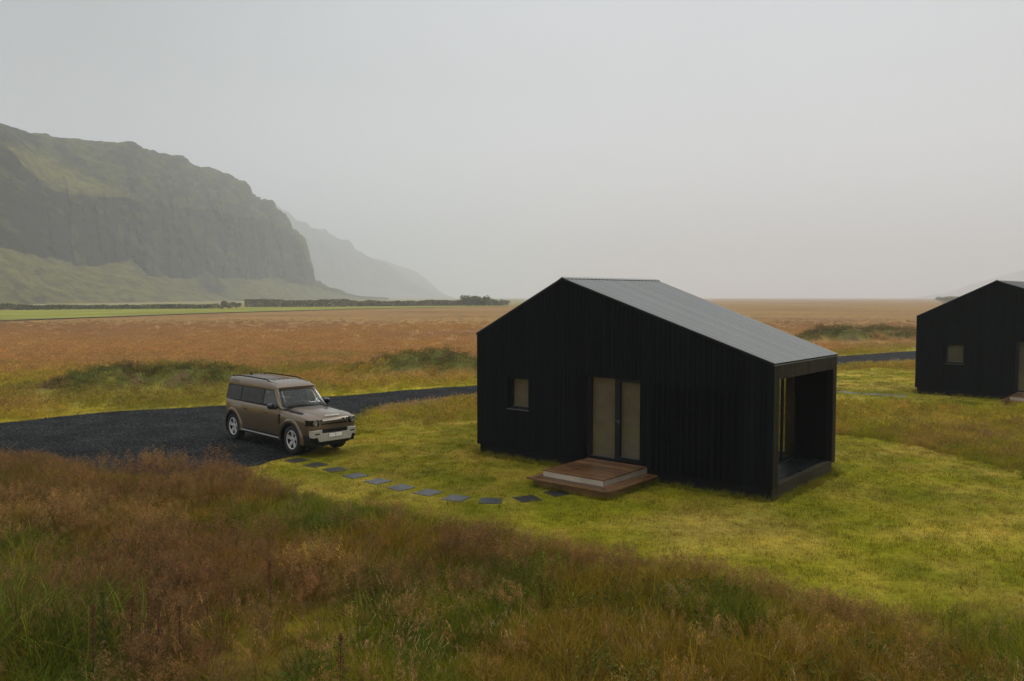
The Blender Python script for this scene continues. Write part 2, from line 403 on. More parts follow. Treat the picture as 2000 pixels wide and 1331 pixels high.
# ------------------------------------------------------------------ ground sheet
def axis_pts(lim, fine, s0, g):
    p = list(np.arange(0, fine, s0)); s = s0
    while p[-1] < lim: s *= g; p.append(p[-1]+s)
    return p
xp = axis_pts(7800, 22, 0.28, 1.055); xs = np.array([-v for v in xp[:0:-1]]+xp)
yp = axis_pts(7800, 50, 0.28, 1.045); yn = axis_pts(7800, 2, 1.0, 1.35); ys = np.array([-v for v in yn[:0:-1]]+yp)
def sheet(name, xs, ys, zfun, cfun, mat, kind='structure'):
    X, Y = np.meshgrid(xs, ys); nx, ny = len(xs), len(ys)
    Z = zfun(X.ravel(), Y.ravel()); V = np.stack([X.ravel(), Y.ravel(), Z], 1)
    i = np.arange(nx-1)[None, :]+np.arange(ny-1)[:, None]*nx
    Q = np.stack([i, i+1, i+1+nx, i+nx], -1).reshape(-1, 4)
    m = bpy.data.meshes.new(name); m.vertices.add(len(V)); m.vertices.foreach_set('co', V.ravel().astype(np.float32))
    m.loops.add(Q.size); m.loops.foreach_set('vertex_index', Q.ravel().astype(np.int32))
    m.polygons.add(len(Q)); m.polygons.foreach_set('loop_start', (np.arange(len(Q))*4).astype(np.int32)); m.update(calc_edges=True)
    m.polygons.foreach_set('use_smooth', np.ones(len(Q), bool))
    if cfun is not None:
        a = m.color_attributes.new('albedo', 'FLOAT_COLOR', 'POINT'); c = np.ones((len(V), 4), np.float32); c[:, :3] = cfun(X.ravel(), Y.ravel()); a.data.foreach_set('color', c.ravel())
    m.materials.append(mat); o = bpy.data.objects.new(name, m); link(o); o['kind'] = kind; return o
def ground_mat():
    t = MT('ground_cover'); at = t.n('ShaderNodeAttribute', attribute_name='albedo')
    g = t.n('ShaderNodeNewGeometry')
    def nz(s, d, st=(1, 1, 1)):
        mp = t.n('ShaderNodeMapping'); mp.inputs['Scale'].default_value = st; n = t.n('ShaderNodeTexNoise'); n.inputs['Scale'].default_value = s; n.inputs['Detail'].default_value = d
        n.inputs['Roughness'].default_value = 0.65; t.l(g.outputs['Position'], mp.inputs[0]); t.l(mp.outputs[0], n.inputs['Vector']); return n.outputs[0]
    a = t.ramp(nz(0.35, 8), [(0.32, (0.62, 0.66, 0.6)), (0.5, (1, 1, 1)), (0.68, (1.38, 1.3, 1.15))])
    b = t.ramp(nz(0.025, 6, (0.6, 1, 1)), [(0.35, (0.80, 0.76, 0.74)), (0.5, (1, 1, 1)), (0.66, (1.16, 1.22, 1.05))])
    d = t.ramp(nz(9, 4), [(0.35, (0.6, 0.6, 0.6)), (0.65, (1.3, 1.3, 1.3))])
    c = t.mixc(1.0, at.outputs['Color'], a, 'MULTIPLY'); c = t.mixc(1.0, c, b, 'MULTIPLY'); c = t.mixc(0.6, c, d, 'MULTIPLY')
    t.l(c, t.p.inputs['Base Color']); t.p.inputs['Roughness'].default_value = 1.0; t.p.inputs['Specular IOR Level'].default_value = 0.05
    t.bump(nz(5, 5), 0.6, 0.08); return t.m
M['ground'] = ground_mat()
ground = sheet('ground', xs, ys, ground_z, ground_col, M['ground'])

# gravel drive -----------------------------------------------------------------
def gravel_mat():
    t = MT('black_gravel'); g = t.n('ShaderNodeNewGeometry')
    n = t.n('ShaderNodeTexVoronoi'); n.inputs['Scale'].default_value = 26; t.l(g.outputs['Position'], n.inputs['Vector'])
    n2 = t.n('ShaderNodeTexNoise'); n2.inputs['Scale'].default_value = 0.9; n2.inputs['Detail'].default_value = 6; t.l(g.outputs['Position'], n2.inputs['Vector'])
    sp = t.n('ShaderNodeSeparateColor'); t.l(n.outputs['Color'], sp.inputs[0])
    c = t.ramp(sp.outputs[0], [(0.0, (0.002, 0.0025, 0.003)), (0.7, (0.008, 0.009, 0.0095)), (1.0, (0.05, 0.053, 0.055))])
    w = t.ramp(n2.outputs[0], [(0.35, (0.6, 0.6, 0.6)), (0.65, (1.9, 1.85, 1.75))])
    t.l(t.mixc(1.0, c, w, 'MULTIPLY'), t.p.inputs['Base Color']); t.p.inputs['Roughness'].default_value = 0.95; t.p.inputs['Specular IOR Level'].default_value = 0.12
    t.bump(n.outputs['Distance'], 0.9, 0.03); return t.m
M['gravel'] = gravel_mat()
def poly_sheet(name, poly, z, mat, jit=0.12, step=0.4, smallfar=60):
    pts = []
    for i in range(len(poly)):
        a, b = np.array(poly[i], float), np.array(poly[(i+1) % len(poly)], float); L_ = np.hypot(*(b-a))
        far = np.hypot(*((a+b)/2)) > smallfar; st = step*(6 if far else 1)
        n = max(1, int(L_/st))
        for k in range(n):
            p = a+(b-a)*k/n
            if n > 1 or L_ > 1:
                p = p+(np.array([fbm(p[0], p[1], 3, 0.9, 21), fbm(p[0], p[1], 3, 0.9, 22)])-0.5)*jit*4*(0.4 if far else 1)
            pts.append(p)
    bm = bmesh.new(); vs = [bm.verts.new((p[0], p[1], z)) for p in pts]; f = bm.faces.new(vs)
    bmesh.ops.triangulate(bm, faces=[f]); bmesh.ops.recalc_face_normals(bm, faces=bm.faces[:])
    m = bpy.data.meshes.new(name); bm.to_mesh(m); bm.free(); m.materials.append(mat)
    for p in m.polygons:
        if p.normal.z < 0: m.flip_normals(); break
    o = bpy.data.objects.new(name, m); link(o); o['kind'] = 'structure'; return o
poly_sheet('gravel_driveway', GRAVEL, 0.02, M['gravel'])
FIELD = [(-330, 60), (-86, 136), (-75, 208), (-53, 283), (-10, 352), (70, 455), (40, 470), (-3, 401), (-104, 322), (-155, 246), (-330, 150)]
M['field'] = simple('green_hay_field', (0.25, 0.25, 0.04), 1.0, var=0.25, scale=0.05, spec=0.05)
poly_sheet('green_field', FIELD, 0.12, M['field'], 0.6, 8)
M['farroad'] = simple('far_gravel_track', (0.085, 0.085, 0.09), 0.8, var=0.2, scale=0.3)
tr = [(-330, 56), (-200, 96), (-86, 132.5), (-76, 196), (-73, 208), (-50, 279), (-30, 313)]
tr2 = [(x-1.0, y+3.0*(1+max(0, (y-130))*0.002)) for x, y in tr]
poly_sheet('gravel_track', tr+tr2[::-1], 0.2, M['farroad'], 0.1, 10)

# ------------------------------------------------------------------ cliffs and ridges (real distance, size and depth)
def relief(name, sil, brow, talus, dist, xr, ncol, cols, cdep, seed, hasrock=True, rough=1.0, upper=220):
    """columns follow bearings from the valley floor; rows climb talus, rock face and top slope"""
    PX = np.linspace(xr[0], xr[1], ncol)
    I = lambda tab: np.interp(PX, [p[0] for p in tab], [p[1] for p in tab])
    ys_, yb, yt, d0 = I(sil), I(brow), I(talus), I(dist)
    if 'patch' in cols: yt = yt+(fbm(PX, PX*0, 4, 70, 77)-.5)*44*sstep(0, 60, 583-yt)*sstep(5, 40, yt-yb)
    d1 = d0+cdep*1.5; d2 = d1+cdep*0.35; d3 = d2+upper
    E_ = lambda q: np.tan(np.arctan((665.5-q)/F)-PITCH)     # slope of the sight line to a skyline point
    Zt = np.maximum(0.5, H+E_(yt)*d1); Zb = np.maximum(Zt, H+E_(yb)*d2); Zs = np.maximum(Zb+0.1, H+E_(ys_)*d3)
    rows = []
    NT, NC, NU, NB = 26, 46, 40, 10
    base = PX*0
    for k in range(NT): t = k/NT; rows.append((d0+(d1-d0)*t, -2+(Zt+2)*t**1.35, 'T', t))
    for k in range(NC): t = k/NC; rows.append((d1+(d2-d1)*t, Zt+(Zb-Zt)*t, 'C', t))
    for k in range(NU+1): t = k/NU; rows.append((d2+(d3-d2)*t, Zb+(Zs-Zb)*np.sin(t*math.pi/2)**0.9, 'U', t))
    for k in range(1, NB): t = k/NB; rows.append((d3+400*t, Zs*(1-0.25*t), 'P', t))
    V = []; C = []
    for (d, z, kd, t) in rows:
        s = PX*d/F                      # arc position in metres-like units
        sc = cdep/90.0*(.72 if 'patch' in cols else 1.)
        g1 = fbm(s/sc, z*0.25/sc, 5, 60, seed)-0.5; g2 = fbm(s/sc, z*0.8/sc, 5, 14, seed+1)-0.5
        ridg = np.abs(fbm(s/sc, z*0.12/sc, 4, 34, seed+2)-0.5)*2
        if kd == 'T': w = 0.25*t; off = (g1*60+g2*10-ridg*28*t)*w; dz = (np.abs(fbm(s/sc, d*0+z*0.1, 3, 60, seed+4)-0.5))*t*(1-t)*30*sc
        elif kd == 'C': w = 1.0; st_ = np.abs(((z/(19*sc)+g1*2.2) % 1)-.5)*2; off = g1*75+g2*34-(ridg**.6)*52+15*st_*(.4+g2*2); dz = g2*6*sc
        elif kd == 'U': w = 1.0; off = g1*75*(1-t)+g2*20-(ridg**.6)*52*(1-t)**2; ld = ((z/(15*sc)+g1*2.5) % 1); dz = ((g1*14+g2*12)*math.sin(t*math.pi)+(sstep(.0, .35, ld)-ld)*9*math.sin(min(1, t*1.15)*math.pi)**.5)*sc+g2*3.2*sc*t
        else: off = g1*10; dz = g2*3.2*sc*(1-t)
        off = off*sc*rough*(0.15 if kd == 'T' else 1); dz = dz*rough
        hgt = np.clip((Zs if kd != 'T' else Zt)/(25*sc), 0, 1)*(np.clip(d0/900, .45, 1.2) if 'patch' in cols else 1)
        dd = d+off*hgt; zz = H+(z-H)*dd/d+dz*hgt
        x = (PX-1000)/F*d; V.append(np.stack([x+(PX-1000)/F*off*hgt*0.5, dd, zz], 1))
        rock = {'T': 0.0, 'C': 1.0, 'U': 0.35, 'P': 0.2}[kd]
        n = fbm(s/sc, (z+d*0.3)/sc, 5, 26, seed+7); n_ = fbm(s/sc, (z+d*0.3)/sc, 4, 9, seed+8)
        if kd == 'T': rm = sstep(0.62, 0.72, n*0.5+n_*0.5)*0.7
        elif kd == 'C': rm = 1-sstep(0.52, 0.64, n*0.6+n_*0.4)*0.6
        else: rm = np.clip(sstep(0.42, 0.56, n*0.5+n_*0.5)*(0.95-0.35*t), 0, 1)
        gcol = cols['talus'] if kd == 'T' else cols['grass']
        cc = lerp(np.array(gcol), np.array(cols['rock']), rm)
        if kd == 'U' and 'patch' in cols:
            py = 582-(z-H)/dd*F
            lo = np.interp(PX, [30, 60, 100, 180, 270, 320], [285, 330, 372, 384, 388, 408]); hi = np.interp(PX, [30, 60, 150, 230, 320], [285, 297, 333, 368, 406])
            inp = sstep(-4, 6, lo-py+ (n_-0.5)*22)*sstep(-4, 8, py-hi+(n_-0.5)*22)*((PX > 25) & (PX < 325))
            cc = lerp(cc, np.array(cols['patch']), inp*0.9)
        if kd == 'T' and 'patch' in cols:
            # dark scree fans below the face
            py = 582-(z-H)/dd*F
            e = ((PX-412-(py-552)*.7)/22)**2+((py-552)/26)**2
            cc = lerp(cc, np.array(cols['rock'])*.9, sstep(1.25, .75, e+(n_-.5)*1.2))
            cc = lerp(cc, np.array((.07, .075, .03)), sstep(.55, .66, fbm(s/sc, z/sc, 4, 40, seed+12))*.6)
        C.append(cc)
    V = np.concatenate(V); C = np.concatenate(C); nr = len(rows)
    i = np.arange(ncol-1)[None, :]+np.arange(nr-1)[:, None]*ncol
    Q = np.stack([i, i+1, i+1+ncol, i+ncol], -1).reshape(-1, 4)
    m = bpy.data.meshes.new(name); m.from_pydata(V.tolist(), [], Q.tolist()); m.update()
    a = m.color_attributes.new('albedo', 'FLOAT_COLOR', 'POINT'); c4 = np.ones((len(V), 4), np.float32); c4[:, :3] = C; a.data.foreach_set('color', c4.ravel())
    for p in m.polygons: p.use_smooth = True
    m.materials.append(M['cliff']); o = bpy.data.objects.new(name, m); link(o); o['kind'] = 'structure'; return o
def cliff_mat():
    t = MT('cliff_rock_and_grass'); at = t.n('ShaderNodeAttribute', attribute_name='albedo'); g = t.n('ShaderNodeNewGeometry')
    def nz(s, st):
        mp = t.n('ShaderNodeMapping'); mp.inputs['Scale'].default_value = st; n = t.n('ShaderNodeTexNoise'); n.inputs['Scale'].default_value = s; n.inputs['Detail'].default_value = 7
        n.inputs['Roughness'].default_value = 0.65; t.l(g.outputs['Position'], mp.inputs[0]); t.l(mp.outputs[0], n.inputs['Vector']); return n.outputs[0]
    a = nz(0.05, (1, 1, 3.2)); b = nz(0.12, (1.6, 1.6, 0.35))
    c = t.mixc(1.0, at.outputs['Color'], t.ramp(a, [(0.34, (0.5, 0.5, 0.5)), (0.66, (1.5, 1.5, 1.45))]), 'MULTIPLY')
    c = t.mixc(0.7, c, t.ramp(b, [(0.34, (0.6, 0.6, 0.6)), (0.66, (1.35, 1.35, 1.3))]), 'MULTIPLY')
    t.l(c, t.p.inputs['Base Color']); t.p.inputs['Roughness'].default_value = 0.95; t.p.inputs['Specular IOR Level'].default_value = 0.1
    t.bump(a, 1.0, 9.0); return t.m
M['cliff'] = cliff_mat()
SIL = [(-2600, 200), (-1400, 120), (-700, 170), (-300, 225), (0, 263), (30, 267), (70, 276), (130, 279), (200, 287), (260, 290), (300, 300), (345, 311), (360, 314), (376, 325), (385, 331), (420, 334), (450, 346), (480, 361), (492, 372), (497, 386),
       (512, 398), (538, 401), (543, 414), (562, 427), (570, 440), (574, 455), (598, 471), (604, 490), (607, 508), (613, 525), (617, 552), (622, 556), (660, 572), (700, 580), (760, 583)]
BROW = [(-2600, 300), (-1400, 220), (-700, 240), (0, 272), (40, 300), (80, 350), (110, 372), (180, 384), (260, 384), (300, 398), (400, 410), (480, 420), (540, 440), (570, 462), (598, 480), (607, 512), (613, 528), (617, 553), (622, 557), (700, 580), (760, 583)]
TALUS = [(-2600, 500), (-1400, 460), (-700, 470), (0, 488), (80, 492), (150, 518), (260, 512), (300, 538), (345, 545), (375, 548), (410, 526), (440, 540), (480, 546), (540, 548), (612, 553), (622, 557), (660, 573), (700, 581), (760, 583)]
DIST = [(-700, 330), (0, 420), (300, 650), (480, 900), (617, 1180), (760, 1350)]
relief('cliff_hillside', SIL, BROW, TALUS, DIST, (-2600, 760), 1500,
       dict(talus=(0.125, 0.115, 0.030), grass=(0.080, 0.082, 0.022), rock=(0.013, 0.018, 0.013), patch=(0.15, 0.135, 0.030)), 90, 31)
S2 = [(-300, 300), (300, 340), (480, 380), (543, 402), (555, 412), (570, 418), (583, 432), (603, 437), (610, 446), (638, 452), (645, 462), (662, 469), (682, 472), (690, 485), (697, 495), (712, 503), (735, 508), (760, 520), (800, 548), (850, 572), (890, 583)]
off = lambda tab, f: [(p, 583-(583-y)*f) for p, y in tab]
relief('distant_ridge', S2, off(S2, 0.8), off(S2, 0.3), [(-300, 2300), (543, 2600), (890, 3200)], (-300, 890), 420,
       dict(talus=(0.09, 0.085, 0.05), grass=(0.06, 0.062, 0.04), rock=(0.04, 0.04, 0.04)), 300, 41, rough=0.5, upper=300)
S3 = [(300, 440), (600, 480), (680, 497), (715, 503), (745, 508), (765, 514), (795, 526), (812, 532), (830, 545), (845, 558), (862, 572), (885, 582), (920, 583)]
relief('farthest_ridge', S3, off(S3, 0.8), off(S3, 0.35), [(300, 3400), (920, 3800)], (300, 920), 260,
       dict(talus=(0.08, 0.08, 0.05), grass=(0.06, 0.062, 0.04), rock=(0.04, 0.04, 0.04)), 350, 51, rough=0.4, upper=300)
S4 = [(1780, 583), (1850, 572), (1900, 556), (1950, 540), (2000, 528), (2100, 500), (2400, 460), (2800, 440)]
relief('distant_hill', S4, off(S4, 0.7), off(S4, 0.3), [(1780, 3700), (2800, 3300)], (1780, 2800), 160,
       dict(talus=(0.08, 0.08, 0.05), grass=(0.06, 0.062, 0.04), rock=(0.04, 0.04, 0.04)), 350, 61, rough=0.4, upper=300)
def at_px(px, py, d):            # point of the place at forward distance d that the photo shows there
    a = (px-1000)/F; b = (665.5-py)/F; c, s = math.cos(PITCH), math.sin(PITCH)
    r = Vector((a, c+b*s, -s+b*c)); t = d/r.y
    return Vector((0, 0, H))+r*t
# waterfall
M['water_white'] = simple('white_falling_water', (0.5, 0.52, 0.53), 0.6)
wf = MB(); rows = []
for k in range(9):
    p = at_px(359+0.35*k, 546+2.3*k, 985); hw = 0.4+0.08*k+0.3*random.random()
    rows.append([(p.x-hw, p.y, p.z), (p.x-hw*0.3, p.y-1.2, p.z), (p.x+hw*0.4, p.y-1.0, p.z), (p.x+hw, p.y, p.z), (p.x, p.y+1.5, p.z)])
wf.grid(rows, True)
tag(wf.build('waterfall', M['water_white'], smooth=True), 'thin white waterfall dropping down the foot of the big cliff', 'waterfall')

# ------------------------------------------------------------------ haze
bpy_m = bpy.data.materials.new('haze'); bpy_m.use_nodes = True; ht = bpy_m.node_tree; ht.nodes.clear()
hv = ht.nodes.new('ShaderNodeVolumePrincipled'); ho = ht.nodes.new('ShaderNodeOutputMaterial'); ht.links.new(hv.outputs[0], ho.inputs['Volume'])
hv.inputs['Color'].default_value = (0.93, 0.963, 1.0, 1); hv.inputs['Density'].default_value = 5.0e-4; hv.inputs['Anisotropy'].default_value = 0.0
haze = MB().box(-7950, 7950, -7950, 7950, -4, 560).build('haze', bpy_m); haze['kind'] = 'stuff'

# ------------------------------------------------------------------ cabin
def zroof(u, v=0.0):
    ur = UA+(UB-UA)*v/D
    return ZL+(ZA-ZL)*u/ur if u < ur else ZA+(ZR-ZA)*(u-ur)/(W-ur)
def make_cabin():
    root = empty('timber_cabin')
    BD = 0.022   # board thickness
    def cladding(parent, a0, a1, zb, ztop, openings, plane, pitch=0.118, mat='board', name='board', kink=None):
        """vertical boards from a0 to a1; plane(a, w, z) -> xyz with w outward"""
        cuts = {a0, a1}
        for (x0, x1, z0, z1) in openings: cuts |= {x0, x1}
        if kink: cuts.add(kink)
        cuts = sorted(cuts); segs = []
        for p, q in zip(cuts, cuts[1:]):
            n = max(1, round((q-p)/pitch)); segs += [(p+(q-p)*k/n, p+(q-p)*(k+1)/n) for k in range(n)]
        for (p, q) in segs:
            mid = (p+q)/2; iv = [(zb, None)]
            for (x0, x1, z0, z1) in openings:
                if x0 < mid < x1: iv = [(zb, z0), (z1, None)]
            g = 0.0025; j = random.uniform(-0.0015, 0.0015)
            for (lo, hi) in iv:
                if hi is not None and hi-lo < 0.01: continue
                A, B = p+g, q-g
                zA, zB = (ztop(A), ztop(B)) if hi is None else (hi, hi)
                if zA-lo < 0.01: continue
                e = 0.0025
                lo_q = [plane(A, 0, lo), plane(B, 0, lo), plane(B, 0, zB), plane(A, 0, zA)]
                hi_q = [plane(A+e, BD+j, lo), plane(B-e, BD+j, lo), plane(B-e, BD+j, zB), plane(A+e, BD+j, zA)]
                MB().hexa(lo_q, hi_q).build(name, M[mat], parent)
    SB = 0.255; SR = 3.35; ZO = 2.39; FLR = 0.29
    # --- front wall (local y = 0 faces -y)
    win = (1.03, 1.69, 1.25, 2.035); door = (3.37, 4.86, 0.30, 2.20)
    top = lambda u: zroof(u)-0.07
    fw = MB()
    T = 0.16
    def wallpoly(u0, u1, z0=None, z1=None):
        us = [u0]+([UA] if u0 < UA < u1 else [])+[u1]
        lo = ZP if z0 is None else z0
        poly = [(u0, lo), (u1, lo)]+[(u, (top(u)-0.005 if z1 is None else z1)) for u in reversed(us)]
        fw.prism(poly, 'y', 0.002, T)
    wallpoly(0.0, win[0]); wallpoly(win[0], win[1], None, win[2]); wallpoly(win[0], win[1], win[3]); wallpoly(win[1], door[0])
    wallpoly(door[0], door[1], door[3]); wallpoly(door[0], door[1], None, door[2]); wallpoly(door[1], W-0.02)
    front = fw.build('front_wall', M['plinth'], root)
    cladding(front, 0.0, W, ZP, top, [win, door], lambda a, w, z: (a, -w, z), kink=UA)
    # louvre fins, right of the door
    n = 14; u0, u1 = 5.06, 7.08
    for k in range(n):
        u = u0+(u1-u0)*(k+0.5)/n
        a = math.radians(38); c, s = math.cos(a)*0.036, math.sin(a)*0.036
        b = MB(); t_ = 0.010; nx, ny = -math.sin(a)*t_, -math.cos(a)*t_
        cy_ = -0.050
        poly = [(u-c, cy_+s), (u+c, cy_-s), (u+c+nx*0.8, cy_-s+ny*0.8), (u-c+nx*0.8, cy_+s+ny*0.8)]
        b.prism(poly, 'z', ZP+0.02, 2.16).build('louvre_slat', M['board'], front)
    # plinth
    MB().box(0.05, W-0.05, 0.045, D-0.05, -0.25, ZP-0.004).build('plinth', M['plinth'], root)
    # left wall and rear wall
    lw = MB().box(0.0, 0.1, T+0.002, D-0.002, ZP, ZL-0.08).build('left_wall', M['plinth'], root)
    cladding(lw, 0.0, D, ZP, lambda a: ZL-0.06, [], lambda a, w, z: (-w-0.001, a, z))
    rw = MB(); r0, r1 = 6.15, 6.93
    rw.prism([(0, ZP), (r0, ZP), (r0, zroof(r0, D)-0.09), (UB, ZA-0.09), (0, ZL-0.08)], 'y', D-0.1, D-0.002)
    rw.prism([(r0+1e-3, ZO), (r1, ZO), (r1, zroof(r1, D)-0.09), (r0+1e-3, zroof(r0, D)-0.09)], 'y', D-0.1, D-0.002); rw.box(r0+1e-3, r1, D-0.1, D-0.002, ZP, FLR)
    rw.prism([(r1+1e-3, ZP), (W-0.1, ZP), (W-0.1, zroof(W-0.1, D)-0.09), (r1+1e-3, zroof(r1, D)-0.09)], 'y', D-0.1, D-0.002)
    rear = rw.build('rear_wall', M['plinth'], root)
    cladding(rear, 0.0, W, ZP, lambda a: zroof(a, D)-0.07, [(r0, r1, FLR, ZO)], lambda a, w, z: (a, D+w, z), kink=UB)
    rf_ = MB(); rf_.box(r0+.001, r0+.05, D-.09, D-.03, FLR+.001, ZO-.001); rf_.box(r1-.05, r1-.001, D-.09, D-.03, FLR+.001, ZO-.001); rf_.box(r0+.051, r1-.051, D-.09, D-.03, FLR+.001, FLR+.05); rf_.box(r0+.051, r1-.051, D-.09, D-.03, ZO-.05, ZO-.001)
    rfo = rf_.build('rear_window', M['frame'], root); MB().box(r0+.052, r1-.052, D-.063, D-.056, FLR+.051, ZO-.051).build('pane', M['glass'], rfo)
    # --- side (local x = W faces +x): frame round the sheltered terrace
    side = empty('terrace_side'); side.parent = root
    SB = 0.255; SR = 3.35; ZO = 2.39; FLR = 0.29
    st_ = MB(); st_.box(W-0.12, W-0.002, T+0.002, SB-0.004, ZP, ZR-0.06); st_.box(W-0.12, W-0.002, SR+0.004, D-0.002, ZP, ZR-0.06)
    st_.box(W-0.12, W-0.002, SB-0.003, SR+0.003, ZO, ZR-0.06)
    sw = st_.build('side_wall', M['plinth'], root)
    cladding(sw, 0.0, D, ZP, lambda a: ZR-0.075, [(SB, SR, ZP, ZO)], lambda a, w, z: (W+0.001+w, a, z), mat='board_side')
    bpy.data.objects.remove(side)
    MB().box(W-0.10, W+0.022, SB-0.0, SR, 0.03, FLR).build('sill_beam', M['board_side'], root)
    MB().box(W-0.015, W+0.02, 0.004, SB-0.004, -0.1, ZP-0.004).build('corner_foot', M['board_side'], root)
    # terrace floor boards
    RU = 7.02
    for k in range(6):
        x0 = RU+0.02+k*0.112; MB().box(x0, x0+0.106, T+0.004, D-0.105, FLR-0.04, FLR-0.006+random.uniform(-.001, .001)).build('terrace_board', M['deck_dark'], root)
    # terrace inner walls and ceiling
    iw = MB().box(RU-0.02, W-0.125, D-0.16, D-0.104, FLR, ZO+0.1).build('terrace_end_wall', M['board'], root)
    MB().box(RU-0.02, W-0.125, T+0.003, D-0.105, ZO+0.02, ZO+0.06).build('terrace_ceiling', M['board'], root)
    # recessed glazed facade
    gf = MB()
    for (a, b_) in ((T+0.003, 0.34), (1.24, 1.34), (2.47, 2.60), (3.36, D-0.162)): gf.box(RU-0.045, RU-0.02, a, b_, FLR, ZO+0.02)
    bays = ((0.341, 1.239), (1.341, 2.469), (2.601, 3.359))
    for (a, b_) in bays: gf.box(RU-0.043, RU-0.022, a, b_, FLR, FLR+0.05); gf.box(RU-0.043, RU-0.022, a, b_, ZO-0.02, ZO+0.02)
    gfo = gf.build('terrace_window', M['frame'], root)
    for (a, b_) in bays: MB().box(RU-0.036, RU-0.030, a+0.001, b_-0.001, FLR+0.05, ZO-0.02).build('pane', M['glass'], gfo)
    def curtain(name, along, a0, a1, z0, z1, at, parent):
        rows = []; n = int((a1-a0)/0.03)
        for zz in (z0, z1):
            r = []
            for k in range(n+1):
                a = a0+(a1-a0)*k/n; w = at+0.012*math.sin(k*1.25)+0.006*math.sin(k*0.47)
                r.append((w, a, zz) if along == 'y' else (a, w, zz))
            rows.append(r)
        o = MB().grid(rows).build(name, M['curtain_dark'], parent, smooth='full'); s = o.modifiers.new('thick', 'SOLIDIFY'); s.thickness = 0.004
        return o
    curtain('curtain', 'y', 2.83, 3.42, FLR+0.02, ZO-0.01, RU-0.075, gfo)
    # front window
    w0, w1, z0, z1 = win; wd = MB(); dp0, dp1 = 0.09, 0.15
    # reveal lining + frame
    wd.box(w0+0.001, w0+0.07, dp0, dp1, z0+0.001, z1-0.001); wd.box(w1-0.05, w1-0.001, dp0, dp1, z0+0.001, z1-0.001)
    wd.box(w0+0.071, w1-0.051, dp0, dp1, z0+0.001, z0+0.06); wd.box(w0+0.071, w1-0.051, dp0, dp1, z1-0.05, z1-0.001)
    wo_ = wd.build('window', M['frame'], root)
    MB().box(w0+0.072, w1-0.052, 0.115, 0.121, z0+0.061, z1-0.051).build('pane', M['glass'], wo_)
    MB().box(w0-0.01, w1+0.02, -0.045, 0.089, z0-0.018, z0-0.001).build('sill', M['trim'], wo_)
    MB().box(w0+0.06, w1-0.04, 0.165, 0.172, z0+0.02, z1-0.02).build('blind', M['curtain'], wo_)
    MB().box(w0+0.075, w1-0.055, 0.108, 0.114, z0+0.061, z0+0.075).build('glazing_bead', M['trim'], wo_)
    # glazed double door
    d0, d1, z0, z1 = door; dr = MB(); q0, q1 = 0.06, 0.14
    dr.box(d0+0.001, d0+0.115, q0, q1, z0+0.001, z1-0.001); dr.box(d1-0.05, d1-0.001, q0, q1, z0+0.001, z1-0.001)
    dr.box(4.135, 4.22, q0, q1, z0+0.061, z1-0.001); dr.box(d0+0.116, 4.134, q0, q1, z0+0.001, z0+0.07); dr.box(4.135, d1-0.051, q0, q1, z0+0.001, z0+0.06)
    dr.box(d0+0.116, 4.134, q0, q1, z1-0.02, z1-0.001); dr.box(4.221, d1-0.051, q0, q1, z1-0.02, z1-0.001)
    do = dr.build('double_door', M['frame'], root)
    sh = MB(); sh.box(4.222, 4.28, 0.035, 0.10, z0+0.065, z1-0.022); sh.box(4.80, d1-0.052, 0.035, 0.10, z0+0.065, z1-0.022)
    sh.box(4.281, 4.799, 0.035, 0.10, z0+0.065, z0+0.13); sh.box(4.281, 4.799, 0.035, 0.10, z1-0.085, z1-0.022)
    leaf = sh.build('door_leaf', M['frame'], do)
    MB().box(4.282, 4.798, 0.070, 0.077, z0+0.131, z1-0.086).build('pane', M['glass'], do)
    MB().box(d0+0.117, 4.133, 0.095, 0.102, z0+0.071, z1-0.021).build('pane', M['glass'], do)
    MB().box(4.29, 4.79, 0.058, 0.068, z0+0.131, z0+0.142).build('glazing_bead', M['trim'], do)
    MB().box(d0+0.12, 4.13, 0.084, 0.094, z0+0.071, z0+0.083).build('glazing_bead', M['trim'], do)
    hd = MB(); hd.tube([(4.25, 0.034, 1.235), (4.25, -0.008, 1.235), (4.17, -0.012, 1.237)], 0.006, 8); hd.box(4.236, 4.264, 0.028, 0.0345, 1.19, 1.27)
    hd.build('handle', M['trim'], do)
    MB().box(d0+0.05, 4.14, 0.155, 0.162, z0+0.02, z1-0.01).build('blind', M['curtain'], do)
    MB().box(4.22, d1-0.01, 0.158, 0.165, z0+0.02, z1-0.01).build('blind', M['curtain'], do)
    # dark interior: floor + ceiling so that nothing shines through
    MB().box(0.12, RU-0.2, T+0.2, D-0.12, FLR-0.03, FLR).build('floor', M['inside'], root)
    # --- roof: standing-seam sheets running from the ridge down to both eaves
    roof = MB()
    def q(u, v, h): return (u, v, zroof(u, v)+h)
    TH = 0.05
    # structural deck under the sheets
    for (ua, ub, va, vb) in (('L', 'R', 0, D),):
        pass
    def slab(p, hh0, hh1):
        lo = [(a, b, zroof(a, b)+hh0) for a, b in p]; hi = [(a, b, zroof(a, b)+hh1) for a, b in p]; return lo, hi
    e0, e1 = 0.004, D-0.004
    pr = [(UA+1e-4, e0), (W-0.03, e0), (W-0.03, e1), (UB+1e-4, e1)]
    pl_ = [(0.02, e0), (UA-1e-4, e0), (UB-1e-4, e1), (0.02, e1)]
    for p in (pr, pl_):
        lo, hi = slab(p, -0.065, -0.035); roof.hexa(lo, hi)
    ro = roof.build('roof', M['frame'], root)
    N = 26
    ov = 0.03
